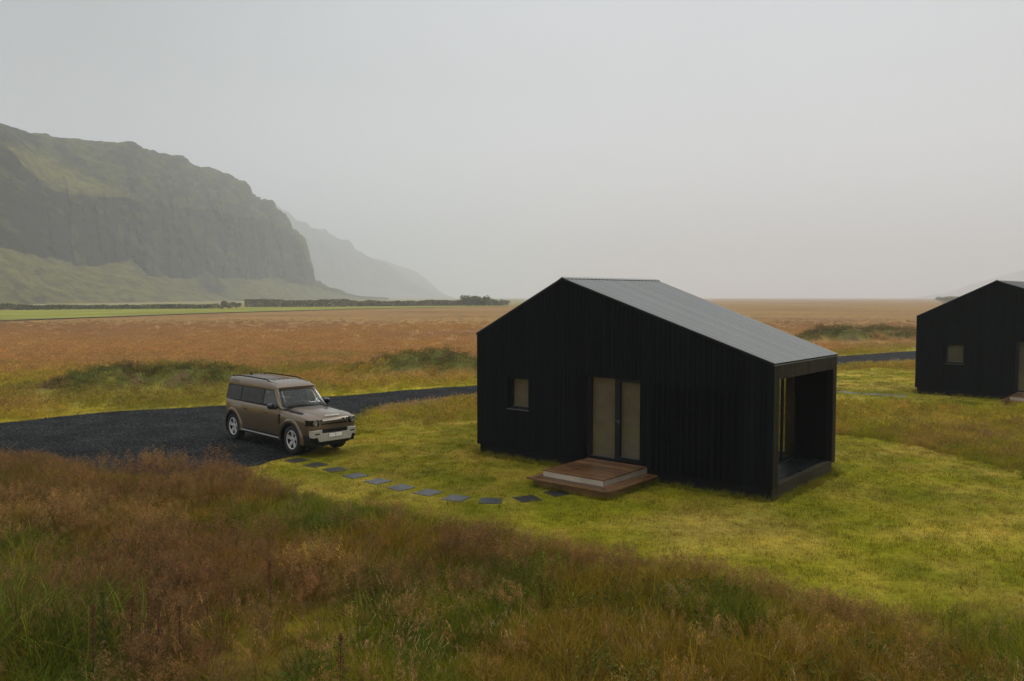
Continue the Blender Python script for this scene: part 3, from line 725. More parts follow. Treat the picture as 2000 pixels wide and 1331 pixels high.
    for sidek in (1, -1):
        for k in range(N):
            va, vb = -ov+(D+2*ov)*k/N, -ov+(D+2*ov)*(k+1)/N
            w = vb-va
            prof = [(0.002, 0.0), (0.004, 0.009), (0.014, 0.009), (0.017, 0.001), (w*0.5, 0.0), (w*0.54, 0.003), (w*0.58, 0.0), (w-0.001, 0.001)]
            rows = []
            for t in (0, 0.25, 0.5, 0.75, 1):
                r = []
                for (dv, h) in prof:
                    v = va+dv; ur = UA+(UB-UA)*v/D; ue = (W+0.035) if sidek == 1 else -0.035
                    u = ur+(ue-ur)*t
                    z = ZA+((ZR if sidek == 1 else ZL)-ZA)*t*abs(ue-ur)/abs((W if sidek == 1 else 0)-ur)/1.0
                    r.append((u, v, z-0.028+h))
                rows.append(r)
            o = MB().grid(rows).build('roof_sheet', M['roof'], ro); s = o.modifiers.new('thick', 'SOLIDIFY'); s.thickness = 0.004; s.offset = -1
    # ridge cap with its closures
    rc = MB(); rows = []
    for v in (-0.035, D+0.035):
        ur = UA+(UB-UA)*v/D
        rows.append([(ur-0.10, v, ZA-0.070), (ur, v, ZA-0.008), (ur+0.1, v, ZA-0.044), (ur+0.1, v, ZA-0.054)])
    rc.grid(rows); o = rc.build('ridge_cap', M['roof'], ro); s = o.modifiers.new('t', 'SOLIDIFY'); s.thickness = 0.004
    for k in range(N):
        v = -ov+(D+2*ov)*(k+0.62)/N; ur = UA+(UB-UA)*v/D
        MB().box(ur+0.102, ur+0.112, v-0.02, v+0.02, ZA-0.064, ZA-0.048).build('closure', M['frame'], ro)
    # rake trims (front, rear) and eave flashing
    def rake(v0, v1, vv, name):
        for (a, b) in ((-0.02, UA+(UB-UA)*vv/D), (UA+(UB-UA)*vv/D, W+0.02)):
            zz = lambda u: zroof(min(max(u, 0), W), vv)-(0.02*0.36 if u > W else (0.02*0.36 if u < 0 else 0))
            lo = [(a, v0, zz(a)-0.075), (b, v0, zz(b)-0.075), (b, v1, zz(b)-0.075), (a, v1, zz(a)-0.075)]
            hi = [(a, v0, zz(a)-0.034), (b, v0, zz(b)-0.034), (b, v1, zz(b)-0.034), (a, v1, zz(a)-0.034)]
            MB().hexa(lo, hi).build(name, M['frame'], ro)
    rake(-0.03, -0.001, 0, 'rake_trim'); rake(D+0.001, D+0.03, D, 'rake_trim')
    MB().box(W+0.001, W+0.032, -0.028, D+0.028, ZR-0.092, ZR-0.072).build('eave_flashing', M['trim'], ro)
    MB().box(-0.032, -0.024, -0.028, D+0.028, ZL-0.092, ZL-0.072).build('eave_flashing', M['trim'], ro)
    return root
cab1 = make_cabin()
cab1.location = (C1[0], C1[1], 0); cab1.rotation_euler = (0, 0, -YAW)
cab2 = copy_tree(cab1); cab2.location = (C2[0], C2[1], C2Z); cab2.rotation_euler = (0, 0, -C2YAW)
tag(cab1, 'black timber cabin on the lawn in the middle with grey roof and open terrace end', 'cabin', 'black timber cabins')
tag(cab2, 'black timber cabin farther off, cut by the right edge of the picture', 'cabin', 'black timber cabins')

# entrance steps: two stacked timber platforms
def make_steps():
    root = empty('entrance_steps')
    x0, x1, y0, y1 = 3.30, 5.35, -2.06, -0.12
    lowp = empty('tmp'); bpy.data.objects.remove(lowp)
    lo = MB(); lo.box(x0+0.12, x1-0.12, y0+0.12, y1, -0.08, 0.155)
    base = lo.build('lower_step', M['riser_brown'], root)
    # mitred border boards: 3 front, 3 right, 3 left
    wb = 0.098; zt0, zt1 = 0.157, 0.193
    for k in range(3):
        o_ = k*(wb+0.006); i_ = o_+wb
        j = random.uniform(-.0015, .0015)
        MB().prism([(x0+o_, y0+o_), (x1-o_-0.004, y0+o_), (x1-i_-0.004, y0+i_), (x0+i_, y0+i_)], 'z', zt0, zt1+j).build('deck_board', M['decking'], base)
        MB().prism([(x1-o_, y0+o_+0.004), (x1-o_, y1), (x1-i_, y1), (x1-i_, y0+i_+0.004)], 'z', zt0, zt1-j).build('deck_board', M['decking'], base)
        MB().prism([(x0+o_, y0+o_+0.004), (x0+i_, y0+i_+0.004), (x0+i_, y1), (x0+o_, y1)], 'z', zt0, zt1-j).build('deck_board', M['decking'], base)
    # lighter worn edge strip
    MB().box(x0+0.25, x1-0.08, y0-0.006, y0-0.001, zt0+0.012, zt1-0.004).build('edge_strip', M['riser_brown'], base)
    MB().box(x1+0.001, x1+0.006, y0+0.1, y1-0.1, zt0+0.012, zt1-0.004).build('edge_strip', M['riser_brown'], base)
    X0, X1, Y0, Y1 = 3.52, 5.04, -1.75, -0.062
    up = MB(); up.box(X0+0.01, X1-0.01, Y0+0.01, Y1, 0.194, 0.300); upo = up.build('upper_step', M['plinth'], root)
    MB().box(X0, X1-0.001, Y0-0.012, Y0+0.009, 0.196, 0.305).build('front_riser', M['riser'], upo)
    MB().box(X1-0.009, X1+0.012, Y0+0.0095, Y1, 0.196, 0.305).build('side_riser', M['riser'], upo)
    n = 14
    for k in range(n):
        a = Y0-0.016+(Y1-Y0+0.016)*k/n; b = Y0-0.016+(Y1-Y0+0.016)*(k+1)/n-0.019
        MB().box(X0-0.008+random.uniform(-.004, .004), X1+0.016+random.uniform(-.006, .006), a, b, 0.306, 0.334+random.uniform(-.0015, .0015)).build('deck_board', M['decking'], upo)
    return root
st1 = make_steps(); st1.location = cab1.location; st1.rotation_euler = cab1.rotation_euler
st2 = copy_tree(st1); st2.location = cab2.location; st2.rotation_euler = cab2.rotation_euler
tag(st1, 'two-tier brown timber steps below the glazed door of the middle cabin', 'steps', 'entrance steps of the cabins')
tag(st2, 'two-tier timber steps at the farther cabin, at the right edge of the picture', 'steps', 'entrance steps of the cabins')

# stepping stones ------------------------------------------------------------------
ST = [(-5.28, 19.69), (-4.68, 19.15), (-4.10, 18.63), (-3.52, 17.98), (-2.93, 17.42), (-2.34, 16.85), (-1.72, 16.41), (-1.11, 15.94), (-0.42, 15.74), (0.305, 15.90), (0.94, 16.36)]
def slab(name, x, y, z, rz, sz):
    bm = bmesh.new(); n = 7; vs = []
    pts = []
    for (ax, ay), (bx, by) in (((-1, -1), (1, -1)), ((1, -1), (1, 1)), ((1, 1), (-1, 1)), ((-1, 1), (-1, -1))):
        for k in range(n):
            t = k/n; px = ax+(bx-ax)*t; py = ay+(by-ay)*t; w = 1+random.uniform(-.02, .02)
            pts.append((px*sz*w, py*sz*w))
    m = MB(); m.prism(pts, 'z', -0.06, 0.012)
    o = m.build(name, M['slate'], bevel=0.006); o.location = (x, y, z); o.rotation_euler = (random.uniform(-.01, .01), random.uniform(-.01, .01), rz); return o
sl = ['dark slab nearest the front wheel of the parked car', 'dark slab second from the parked car', 'grey slab third from the parked car', 'grey slab fourth from the parked car', 'pale grey slab fifth from the parked car',
      'grey slab sixth and middle of the curved path', 'grey slab seventh from the car, fifth from the timber steps', 'grey slab fourth from the timber steps', 'pale slab set lowest on the path, third from the timber steps',
      'dark slab second from the timber steps', 'dark slab lying against the timber steps']
for i, (x, y) in enumerate(ST):
    a = ST[max(i-1, 0)]; b = ST[min(i+1, len(ST)-1)]; ang = math.atan2(b[1]-a[1], b[0]-a[0])
    o = slab('stepping_stone', x, y, 0.0, ang+random.uniform(-.1, .1), 0.225)
    if i < 3 or i > 8: o.data.materials[0] = M['slate_dark']
    tag(o, sl[i], 'paving slab', 'slabs of the stepping path')
s2l = ['paving slab in the far lawn just past the terrace corner', 'second slab of the far path past the terrace', 'third slab of the far path', 'fourth slab of the far path', 'fifth slab of the far path', 'slab of the far path nearest the farther cabin']
for i in range(6):
    p = at_px(1645+i*22, 778+i*1.3, 32.6-i*0.25); x = p.x; y = p.y
    o = slab('stepping_stone', x, y, 0.17, 0.1, 0.26); tag(o, s2l[i], 'paving slab', 'slabs of the far path')

# ------------------------------------------------------------------ parked car
def car_paint():
    t = MT('brown_metallic_paint'); n = t.noise(260, 2, 0.5); w = t.noise(2.2, 4, 0.6)
    c = t.mixc(n, (0.130, 0.088, 0.050), (0.21, 0.148, 0.090)); c = t.mixc(t.ramp(w, [(0.45, (0, 0, 0)), (0.75, (0.35, 0.35, 0.35))]), c, (0.13, 0.105, 0.08))
    t.l(c, t.p.inputs['Base Color']); t.p.inputs['Metallic'].default_value = 0.6; t.p.inputs['Roughness'].default_value = 0.34
    t.p.inputs['Coat Weight'].default_value = 0.7; t.p.inputs['Coat Roughness'].default_value = 0.06; return t.m
M['paint'] = car_paint()
M['blk'] = simple('black_plastic', (0.006, 0.006, 0.007), 0.6, spec=.25)
M['gloss'] = simple('gloss_black', (0.006, 0.007, 0.008), 0.12, coat=0.5)
M['rubber'] = simple('tyre_rubber', (0.014, 0.014, 0.014), 0.85, bump=0.2, scale=40)
M['rim'] = simple('silver_alloy', (0.72, 0.71, 0.69), 0.35, 0.4, 0.04)
M['skid'] = simple('silver_bumper_trim', (0.50, 0.48, 0.42), 0.42, 0.35, 0.08)
M['lamp'] = simple('headlamp_reflector', (0.55, 0.57, 0.58), 0.15, 0.8, 0.1)
M['plate'] = simple('white_plate', (0.78, 0.76, 0.72), 0.45)
M['white'] = simple('white_lettering', (0.85, 0.84, 0.8), 0.4)
M['red'] = simple('red_mark', (0.35, 0.05, 0.04), 0.5); M['bluegrey'] = simple('blue_mark', (0.08, 0.1, 0.2), 0.5)
M['green_badge'] = simple('dark_green_badge', (0.01, 0.05, 0.03), 0.3)
M['seat'] = simple('dark_seat_fabric', (0.03, 0.026, 0.022), 0.85); M['tan'] = simple('tan_trim', (0.22, 0.14, 0.09), 0.7)

def make_car():
    root = empty('parked_car')
    XS = [(-2.345, .86, .55, 1.20, 1.225), (-2.33, .90, .50, 1.215, 1.24), (-2.25, .945, .46, 1.225, 1.25), (-2.0, .975, .42, 1.228, 1.255), (-1.5, .985, .40, 1.228, 1.255), (-.8, .985, .38, 1.228, 1.255),
          (0, .985, .38, 1.225, 1.252), (.8, .985, .38, 1.205, 1.225), (1.0, .985, .38, 1.17, 1.205), (1.3, .985, .39, 1.14, 1.195), (1.7, .982, .40, 1.12, 1.175), (2.0, .968, .42, 1.095, 1.15),
          (2.13, .945, .43, 1.07, 1.128), (2.20, .92, .44, 1.045, 1.10), (2.255, .875, .45, 1.01, 1.065), (2.285, .82, .46, .985, 1.035), (2.295, .78, .47, .97, 1.015)]
    rows = []
    for (x, hw, zb, zs, zt) in XS:
        h = [(0, zb), (hw*.86, zb), (hw*.955, zb+.05), (hw*.985, zb+.18), (hw*1.0, .76), (hw*.998, .95), (hw*.985, zs-.06), (hw*.955, zs-.012), (hw*.90, zs+.012), (hw*.72, zt-.012), (hw*.66, zt), (0, zt+.006)]
        rows.append([(x, y, z) for y, z in h]+[(x, -y, z) for y, z in h[-2:0:-1]])
    b = MB(); b.grid(rows, True); n = len(rows[0]); b.f.append(tuple(range(n))); b.f.append(tuple(range((len(rows)-1)*n, len(rows)*n)))
    body = b.build('body', M['paint'], root, smooth=True)
    # wheel arches cut out of the body
    cut = MB()
    for ax in (1.51, -1.51):
        for s in (1, -1):
            prof = [(ax+.475*math.cos(a), .40+.475*math.sin(a)) for a in [math.pi*k/20 for k in range(21)]]
            prof += [(ax-.475, -.2), (ax+.475, -.2)]
            y0, y1 = (.60, 1.2) if s > 0 else (-1.2, -.60)
            cut.prism(prof, 'y', y0, y1)
    co = cut.build('cutter', None)
    md = body.modifiers.new('b', 'BOOLEAN'); md.object = co; md.operation = 'DIFFERENCE'; md.solver = 'EXACT'
    dg = bpy.context.evaluated_depsgraph_get(); nm = bpy.data.meshes.new_from_object(body.evaluated_get(dg)); body.modifiers.clear(); body.data = nm
    nm.materials.clear(); nm.materials.append(M['paint'])
    bpy.data.objects.remove(co)
    for ax in (1.51, -1.51):
        for s in (1, -1):
            # wheel well liner
            rows = []
            for (r, y) in ((.474, .62), (.474, .975)):
                rows.append([(ax+r*math.cos(a), s*y, .40+r*math.sin(a)) for a in [-.35+(math.pi+.7)*k/24 for k in range(25)]])
            w = MB().grid(rows); w.prism([(ax+.474*math.cos(a), .40+.474*math.sin(a)) for a in [math.pi*k/16 for k in range(17)]], 'y', s*.60, s*.62)
            w.build('wheel_well', M['blk'], root)
            # black inner arch and painted flare
            def arc(r0, r1, ya, yb, a0, a1, nm_, mt):
                rows = []
                for k in range(29):
                    a = a0+(a1-a0)*k/28; c_, s_ = math.cos(a), math.sin(a)
                    rows.append([(ax+r*c_, s*y, .40+r*s_) for (r, y) in ((r0, ya), (r0, yb), ((r0+r1)/2, yb+.004), (r1, yb-.03), (r1, ya))])
                MB().grid(rows, True).build(nm_, mt, root, smooth=True)
            arc(.445, .500, .90, 1.000, -.30, math.pi+.30, 'arch_lip', M['blk'])
            arc(.500, .600, .93, 1.012, -.12, math.pi+.12, 'wheel_arch_flare', M['paint'])
    # door skins, slightly proud so that the shut lines read
    side = [(.962, .47), (.983, .60), (.9885, .76), (.9865, .95), (.976, 1.12), (.960, 1.18)]
    for s in (1, -1):
        for (x0, x1, x0b) in ((-.02, .90, -.02), (-.98, -.045, -.60)):
            rows = []
            for i, (y, z) in enumerate(side):
                xa = x0 if x0b == x0 or z > .80 else x0+(x0b-x0)*min(1, (.86-z)/.35)
                rows.append([(xa, s*(y+.0), z), (xa+.006, s*(y+.009), z), (x1-.006, s*(y+.009), z), (x1, s*(y+.0), z)])
            d = MB().grid(rows).build('door', M['paint'], root, smooth=True)
            hx = x0+.10
            MB().box(hx, hx+.16, min(s*.984, s*.992), max(s*.984, s*.992), .985, 1.045).build('handle_recess', M['gloss'], d)
            h = MB(); h.box(hx+.01, hx+.15, min(s*.993, s*1.015), max(s*.993, s*1.015), 1.0, 1.022); h.build('handle', M['trim'], d)
        # shoulder crease highlight strip is the body's own upper edge; sill and side vent
        sl_ = MB().box(-1.0, 1.0, min(s*.90, s*.992), max(s*.90, s*.992), .315, .452); so = sl_.build('sill', M['blk'], root, bevel=.01)
        MB().box(-.95, .98, min(s*.993, s*1.01), max(s*.993, s*1.01), .378, .408).build('sill_strip', M['silver'], so)
        MB().box(.925, 1.005, min(s*.978, s*.998), max(s*.978, s*.998), .80, 1.085).build('side_vent', M['gloss'], root, bevel=.006)
        # mud flap
        MB().box(-2.10, -2.06, min(s*.72, s*.97), max(s*.72, s*.97), .22, .52).build('mud_flap', M['rubber'], root)
        # mirror
        mr_ = MB(); rows = []
        for (x, sc) in ((.58, .8), (.62, 1.0), (.72, .95), (.78, .6)):
            rows.append([(x, s*(1.12+sc*.125*math.cos(a)), 1.285+sc*.10*math.sin(a)*(1.0)) for a in [2*math.pi*(k+.5)/12 for k in range(12)]])
        mr_.grid(rows, True); mr_.f.append(tuple(range(12))); mr_.f.append(tuple(range(36, 48)))
        mr_.box(.64, .74, min(s*.92, s*1.08), max(s*.92, s*1.08), 1.185, 1.215)
        mo = mr_.build('wing_mirror', M['gloss'], root, smooth=True)
        MB().box(.572, .579, min(s*1.03, s*1.21), max(s*1.03, s*1.21), 1.225, 1.345).build('mirror_glass', M['lamp'], mo)
    # glasshouse
    def sp(x, t, s, o=0.0): return (x, s*(.925-.125*t+o), 1.255+.445*t)
    for s in (1, -1):
        for (b0, b1, t0, t1, mt) in ((-.08, .88, -.08, .395, 'car_glass'), (-1.03, -.14, -1.03, -.14, 'car_glass_dark'), (-2.17, -1.09, -2.12, -1.09, 'car_glass_dark')):
            q_ = [sp(b0, .04, s), sp(b1, .04, s), sp(t1, .96, s), sp(t0, .96, s)]; q2 = [(x, y-s*.006, z) for x, y, z in q_]
            MB().hexa(q_, q2).build('side_window', M[mt], root)
        for (b0, b1, t0, t1) in ((-.14, -.08, -.14, -.08), (-1.09, -1.03, -1.09, -1.03), (-2.27, -2.17, -2.20, -2.12)):
            q_ = [sp(b0, .0, s, .003), sp(b1, .0, s, .003), sp(t1, 1, s, .003), sp(t0, 1, s, .003)]; q2 = [(x, y-s*.05, z) for x, y, z in q_]
            MB().hexa(q_, q2).build('window_pillar', M['blk'], root)
        for (t_0, t_1, xa, xb) in ((0, .04, -2.17, .905), (.96, 1.0, -2.12, .40)):
            q_ = [sp(xa, t_0, s, .003), sp(xb, t_0, s, .003), sp(xb, t_1, s, .003), sp(xa, t_1, s, .003)]; q2 = [(x, y-s*.04, z) for x, y, z in q_]
            MB().hexa(q_, q2).build('window_seal', M['blk'], root)
        q_ = [sp(.885, .0, s, .006), (1.03, s*.885, 1.195), (.47, s*.745, 1.765), sp(.40, 1.0, s, .006)]
        q2 = [(x-.02, y-s*.045, z) for x, y, z in q_]
        MB().hexa(q_, q2).build('windscreen_pillar', M['paint'], root)
    q_ = [(1.035, -.865, 1.205), (1.035, .865, 1.205), (.455, .725, 1.765), (.455, -.725, 1.765)]
    rows = []
    for i in range(5):
        t = i/4; r = []
        for k in range(9):
            u = k/8*2-1; hw = .865+(.725-.865)*t
            r.append((1.035+(.455-1.035)*t+.02*(1-u*u)*(1-.8*t), u*hw, 1.205+.55*t))
        rows.append(r)
    ws = MB().grid(rows).build('windscreen', M['car_glass'], root, smooth='full'); so = ws.modifiers.new('t', 'SOLIDIFY'); so.thickness = .006
    for y in (-.42, .30):
        MB().tube([(1.12, y, 1.212), (1.085, y-.02, 1.235), (.99, y-.42, 1.262)], .008, 5).build('wiper', M['blk'], root)
    MB().box(.98, 1.125, -.85, .85, 1.19, 1.212).build('scuttle', M['blk'], root)
    q_ = [(-2.30, -.86, 1.20), (-2.30, .86, 1.20), (-2.235, .74, 1.73), (-2.235, -.74, 1.73)]
    MB().hexa(q_, [(x+.01, y, z) for x, y, z in q_]).build('rear_window', M['car_glass_dark'], root)
    # roof
    rows = []
    for (x, zt, ys) in ((.50, 1.775, .925), (.47, 1.80, .935), (.36, 1.85, .955), (.12, 1.905, .98), (-.2, 1.932, 1), (-.8, 1.944, 1), (-1.6, 1.944, 1), (-2.05, 1.938, 1), (-2.22, 1.932, .995), (-2.275, 1.90, .985), (-2.30, 1.84, .975)):
        k = (zt-1.735)/.207
        h = [(0, 1.695), (.79*ys, 1.695), (.808*ys, 1.705), (.806*ys, 1.735+.045*k), (.785*ys, 1.735+.115*k), (.735*ys, 1.735+.165*k), (.66*ys, 1.735+.188*k), (.35*ys, zt-.003), (0, zt)]
        rows.append([(x, y, z) for y, z in h]+[(x, -y, z) for y, z in h[-2:0:-1]])
    rb = MB(); rb.grid(rows, True); n = len(rows[0]); rb.f.append(tuple(range(n))); rb.f.append(tuple(range((len(rows)-1)*n, len(rows)*n)))
    rf = rb.build('roof', M['paint'], root, smooth=True)
    for s in (1, -1):
        rl = MB(); rl.tube([(-2.12, s*.64, 1.915), (-2.05, s*.645, 1.945), (-1.6, s*.65, 1.968), (-.8, s*.65, 1.968), (-.25, s*.645, 1.955), (-.12, s*.64, 1.925)], .020, 6)
        rl.tube([(-.12, s*.64, 1.925), (.18, s*.625, 1.878), (.30, s*.61, 1.850)], .008, 5)
        rl.build('roof_rail', M['blk'], rf, smooth=True)
        q_ = [(-1.85, s*.8075, 1.778), (-1.32, s*.8075, 1.778), (-1.32, s*.790, 1.846), (-1.85, s*.790, 1.846)]
        MB().hexa(q_, [(x, y+s*.004, z) for x, y, z in q_]).build('alpine_window', M['trim'], rf)
    for y in (-.36, -.18, 0, .18, .36):
        MB().box(-1.95, -.15, y-.012, y+.012, 1.935, 1.948).build('roof_rib', M['paint'], rf)
    MB().hexa([(-1.9, -.03, 1.94), (-1.72, -.03, 1.94), (-1.72, .03, 1.94), (-1.9, .03, 1.94)], [(-1.88, -.012, 2.0), (-1.83, -.012, 2.0), (-1.83, .012, 2.0), (-1.88, .012, 2.0)]).build('roof_aerial', M['blk'], rf)
    # bonnet details
    hood = [(1.12, 1.206, .60), (1.5, 1.192, .60), (1.9, 1.165, .585), (2.12, 1.135, .56), (2.19, 1.11, .545), (2.262, 1.043, .50)]
    rows = [[(x, -w, z-.012), (x, -w+.05, z+.022), (x, 0, z+.03), (x, w-.05, z+.022), (x, w, z-.012)] for x, z, w in hood]
    MB().grid(rows).build('bonnet', M['paint'], root, smooth=True)
    for s in (1, -1):
        q_ = [(1.25, s*.70, 1.186), (1.85, s*.72, 1.149), (1.80, s*.82, 1.137), (1.22, s*.835, 1.176)]
        MB().hexa(q_, [(x, y, z+.016) for x, y, z in q_]).build('bonnet_tread_plate', M['blk'], root)
        # headlamps
        pl = [(2.21, .585), (2.306, .585), (2.304, .785), (2.292, .83), (2.262, .882), (2.20, .928), (2.15, .948), (2.15, .90), (2.21, .80)]
        hb = MB().prism([(x, s*y) for x, y in pl], 'z', .872, 1.03); ho_ = hb.build('headlight', M['gloss'], root)
        ln = MB(); ln.lathe([(0, .004), (.045, .004), (.05, .008), (.066, .008), (.07, 0)], 'x', 20, (2.306, s*.725, .952)); ln.build('lamp_ring', M['lamp'], ho_, smooth=True)
        MB().box(2.305, 2.309, min(s*.60, s*.635), max(s*.60, s*.635), .965, 1.005).build('lamp_cube', M['lamp'], ho_)
        MB().box(2.300, 2.306, min(s*.80, s*.815), max(s*.80, s*.815), .90, 1.01).build('lamp_cube', M['lamp'], ho_)
    gr = MB().box(2.296, 2.304, -.52, .52, .985, 1.028).build('grille', M['gloss'], root)
    MB().box(2.305, 2.316, -.46, .46, .988, 1.022).build('grille_bar', M['white'], gr, bevel=.003)
    bd = MB(); rows = []
    bd.prism([(.34+.075*math.cos(a), 1.004+.032*math.sin(a)) for a in [2*math.pi*k/20 for k in range(20)]], 'x', 2.317, 2.323); bo = bd.build('badge', M['silver'], gr)
    MB().prism([(.34+.064*math.cos(a), 1.004+.024*math.sin(a)) for a in [2*math.pi*k/20 for k in range(20)]], 'x', 2.3235, 2.3255).build('badge_plate', M['green_badge'], gr)
    MB().box(2.296, 2.303, -.50, .50, .885, .915).build('lower_grille', M['gloss'], root)
    MB().box(2.296, 2.309, -.53, .53, .93, .965).build('grille_panel', M['paint'], root, bevel=.004)
    # bumper
    MB().prism([(-.50, .66), (.50, .66), (.56, .755), (-.56, .755)], 'x', 2.26, 2.312).build('bumper_intake', M['blk'], root)
    bp = [(1.98, .972), (2.16, .955), (2.27, .89), (2.325, .80), (2.33, .0)]
    for (z0, z1, gx, mt, nm_) in ((.36, .475, .985, 'blk', 'lower_bumper'), (.475, .60, 1.0, 'blk', 'bumper')):
        pts = [(x*gx, y) for x, y in bp]+[(x*gx, -y) for x, y in bp[-2::-1]]+[(1.98, -.7), (2.2, -.6), (2.2, .6), (1.98, .7)]
        MB().prism(pts, 'z', z0, z1).build(nm_, M[mt], root, bevel=.01)
    sk = MB()
    sk.prism([(-.62, .43), (.62, .43), (.70, .60), (.54, .655), (-.54, .655), (-.70, .60)], 'x', 2.325, 2.352)
    for s in (1, -1):
        sk.hexa([(2.347, s*.505, .585), (2.347, s*.80, .545), (2.347, s*.80, .745), (2.347, s*.505, .755)], [(2.28, s*.505, .585), (2.26, s*.80, .545), (2.26, s*.80, .745), (2.28, s*.505, .755)])
        sk.hexa([(2.347, s*.80, .545), (2.265, s*.905, .56), (2.265, s*.905, .735), (2.347, s*.80, .745)], [(2.28, s*.80, .545), (2.22, s*.89, .56), (2.22, s*.89, .735), (2.28, s*.80, .745)])
    sko = sk.build('skid_plate', M['skid'], root, bevel=.006)
    for s in (1, -1): MB().box(2.348, 2.352, min(s*.60, s*.79), max(s*.60, s*.79), .635, .668).build('fog_lamp', M['gloss'], sko)
    pt = MB().box(2.354, 2.362, -.26, .26, .535, .645).build('number_plate', M['plate'], root)
    MB().box(2.3622, 2.3635, -.235, -.215, .60, .62).build('plate_mark', M['bluegrey'], pt)
    MB().box(2.3622, 2.3635, -.01, .015, .57, .62).build('plate_mark', M['red'], pt)
    fr_ = MB(); fr_.box(2.352, 2.358, -.27, .27, .525, .5345); fr_.box(2.352, 2.358, -.27, .27, .6455, .655); fr_.box(2.352, 2.358, -.27, -.2605, .535, .645); fr_.box(2.352, 2.358, .2605, .27, .535, .645)
    fr_.build('plate_frame', M['blk'], pt)
    # lettering on the bonnet edge
    cu = bpy.data.curves.new('txt', 'FONT'); cu.body = 'DEFENDER'; cu.size = .060; cu.space_character = 2.1; cu.extrude = .004; cu.offset = .002; cu.align_x = 'CENTER'; cu.align_y = 'CENTER'
    to = bpy.data.objects.new('txt', cu); COL.objects.link(to)
    dg = bpy.context.evaluated_depsgraph_get(); tm = bpy.data.meshes.new_from_object(to.evaluated_get(dg)); bpy.data.objects.remove(to)
    tm.materials.clear(); tm.materials.append(M['white']); lt = bpy.data.objects.new('bonnet_lettering', tm); link(lt, root)
    tl = math.radians(43); ex = Vector((0, 1, 0)); ey = Vector((-math.cos(tl), 0, math.sin(tl))); ez = ex.cross(ey)
    tm.transform(Matrix(((ex.x, ey.x, ez.x, 2.240), (ex.y, ey.y, ez.y, 0), (ex.z, ey.z, ez.z, 1.116), (0, 0, 0, 1))))
    # cabin interior
    for (x, y) in ((.05, -.40), (.05, .40), (-.95, -.42), (-.95, .42)):
        s_ = MB(); s_.prism([(x-.05, .72), (x+.45, .78), (x+.45, .88), (x+.08, .86), (x-.12, 1.38), (x-.24, 1.36)], 'y', y-.25, y+.25); st_ = s_.build('seat', M['seat'], root, bevel=.03)
        MB().prism([(x-.20, 1.40), (x-.10, 1.40), (x-.13, 1.58), (x-.22, 1.57)], 'y', y-.13, y+.13).build('headrest', M['seat'], st_, bevel=.02)
    MB().prism([(.62, 1.0), (1.0, 1.0), (1.02, 1.19), (.78, 1.22), (.66, 1.16)], 'y', -.84, .84).build('dashboard', M['blk'], root, bevel=.02)
    sw = MB(); rows = []
    for k in range(21):
        a = 2*math.pi*k/20; c_ = Vector((.50-.07*math.sin(a), .40+.18*math.cos(a), 1.16+.17*math.sin(a)))
        rows.append([tuple(c_+Vector((.014*math.cos(b_), .014*math.cos(a)*math.sin(b_), .014*math.sin(a)*math.sin(b_)))) for b_ in [2*math.pi*j/6 for j in range(6)]])
    sw.grid(rows, True); sw.build('steering_wheel', M['blk'], root, smooth=True)
    MB().box(-2.2, .95, -.84, .84, 1.192, 1.194).build('parcel_shadow_floor', M['seat'], root) if False else None
    # underside
    MB().box(-2.15, 2.1, -.55, .55, .26, .40).build('underbody', M['blk'], root)
    # wheels
    def wheel(x, s, steer=0):
        w = empty('wheel'); w.parent = root; w.location = (1.451 if x > 0 else -1.715, s*.612, .366); w.scale = (.925, .86, .925); w.rotation_euler = (0, 0, steer)
        R_ = .395
        prof = [(.262, -.115), (.30, -.125), (.36, -.127), (.385, -.112), (R_, -.085), (R_, .085), (.385, .112), (.36, .127), (.30, .125), (.262, .115)]
        t_ = MB().lathe(prof, 'y', 40); t_.build('tyre', M['rubber'], w, smooth=True)
        for k in range(40):
            pass
        MB().lathe([(.237, .092*s), (.235, -.09*s), (.260, -.11*s)], 'y', 40).build('wheel_barrel', M['blk'], w, smooth=True)
        rm = MB(); rm.lathe([(.264, .112*s), (.254, .120*s), (.236, .112*s), (.236, .092*s)], 'y', 40)
        # five double spokes
        for k in range(5):
            a = 2*math.pi*k/5+.31
            for sg in (-1, 1):
                def P(r, off_, y): return (r*math.cos(a)-off_*math.sin(a), y*s, r*math.sin(a)+off_*math.cos(a))
                o0, o1 = sg*.017, sg*.034; hw = .0175
                lo_ = [P(.045, o0-hw, .082), P(.045, o0+hw, .082), P(.246, o1+hw*1.1, .104), P(.246, o1-hw*1.1, .104)]
                hi_ = [P(.045, o0-hw, .055), P(.045, o0+hw, .055), P(.246, o1+hw*1.1, .075), P(.246, o1-hw*1.1, .075)]
                rm.hexa(lo_, hi_)
        rm.lathe([(0, .096*s), (.045, .094*s), (.062, .085*s), (.066, .05*s)], 'y', 24)
        rm.build('rim', M['rim'], w, smooth=True)
        MB().lathe([(0, .02*s), (.19, .02*s), (.19, -.01*s), (0, -.01*s)], 'y', 28).build('brake_disc', M['blk'], w)
        MB().lathe([(.0, .0985*s), (.024, .0975*s), (.026, .09*s)], 'y', 16).build('hub_cap', M['gloss'], w)
    for s in (1, -1): wheel(1.51, s, .03); wheel(-1.51, s)
    return root
car = make_car(); CY = -0.781
KX0 = [-2.345, -2.0, -1.51, -1.03, -.25, .455, 1.035, 1.51, 1.99, 2.33, 2.40]; KX1 = [-2.17, -2.10, -1.715, -1.28, -.20, .47, .94, 1.451, 1.885, 2.345, 2.405]
def proportion(o):
    for ch in o.children:
        if ch.name.startswith('wheel.') or ch.name == 'wheel': continue
        if ch.type == 'MESH':
            for v in ch.data.vertices:
                p = v.co.copy(); v.co = (float(np.interp(p.x, KX0, KX1)), p.y*.74, p.z*.904)
            ch.data.update()
        proportion(ch)
proportion(car)
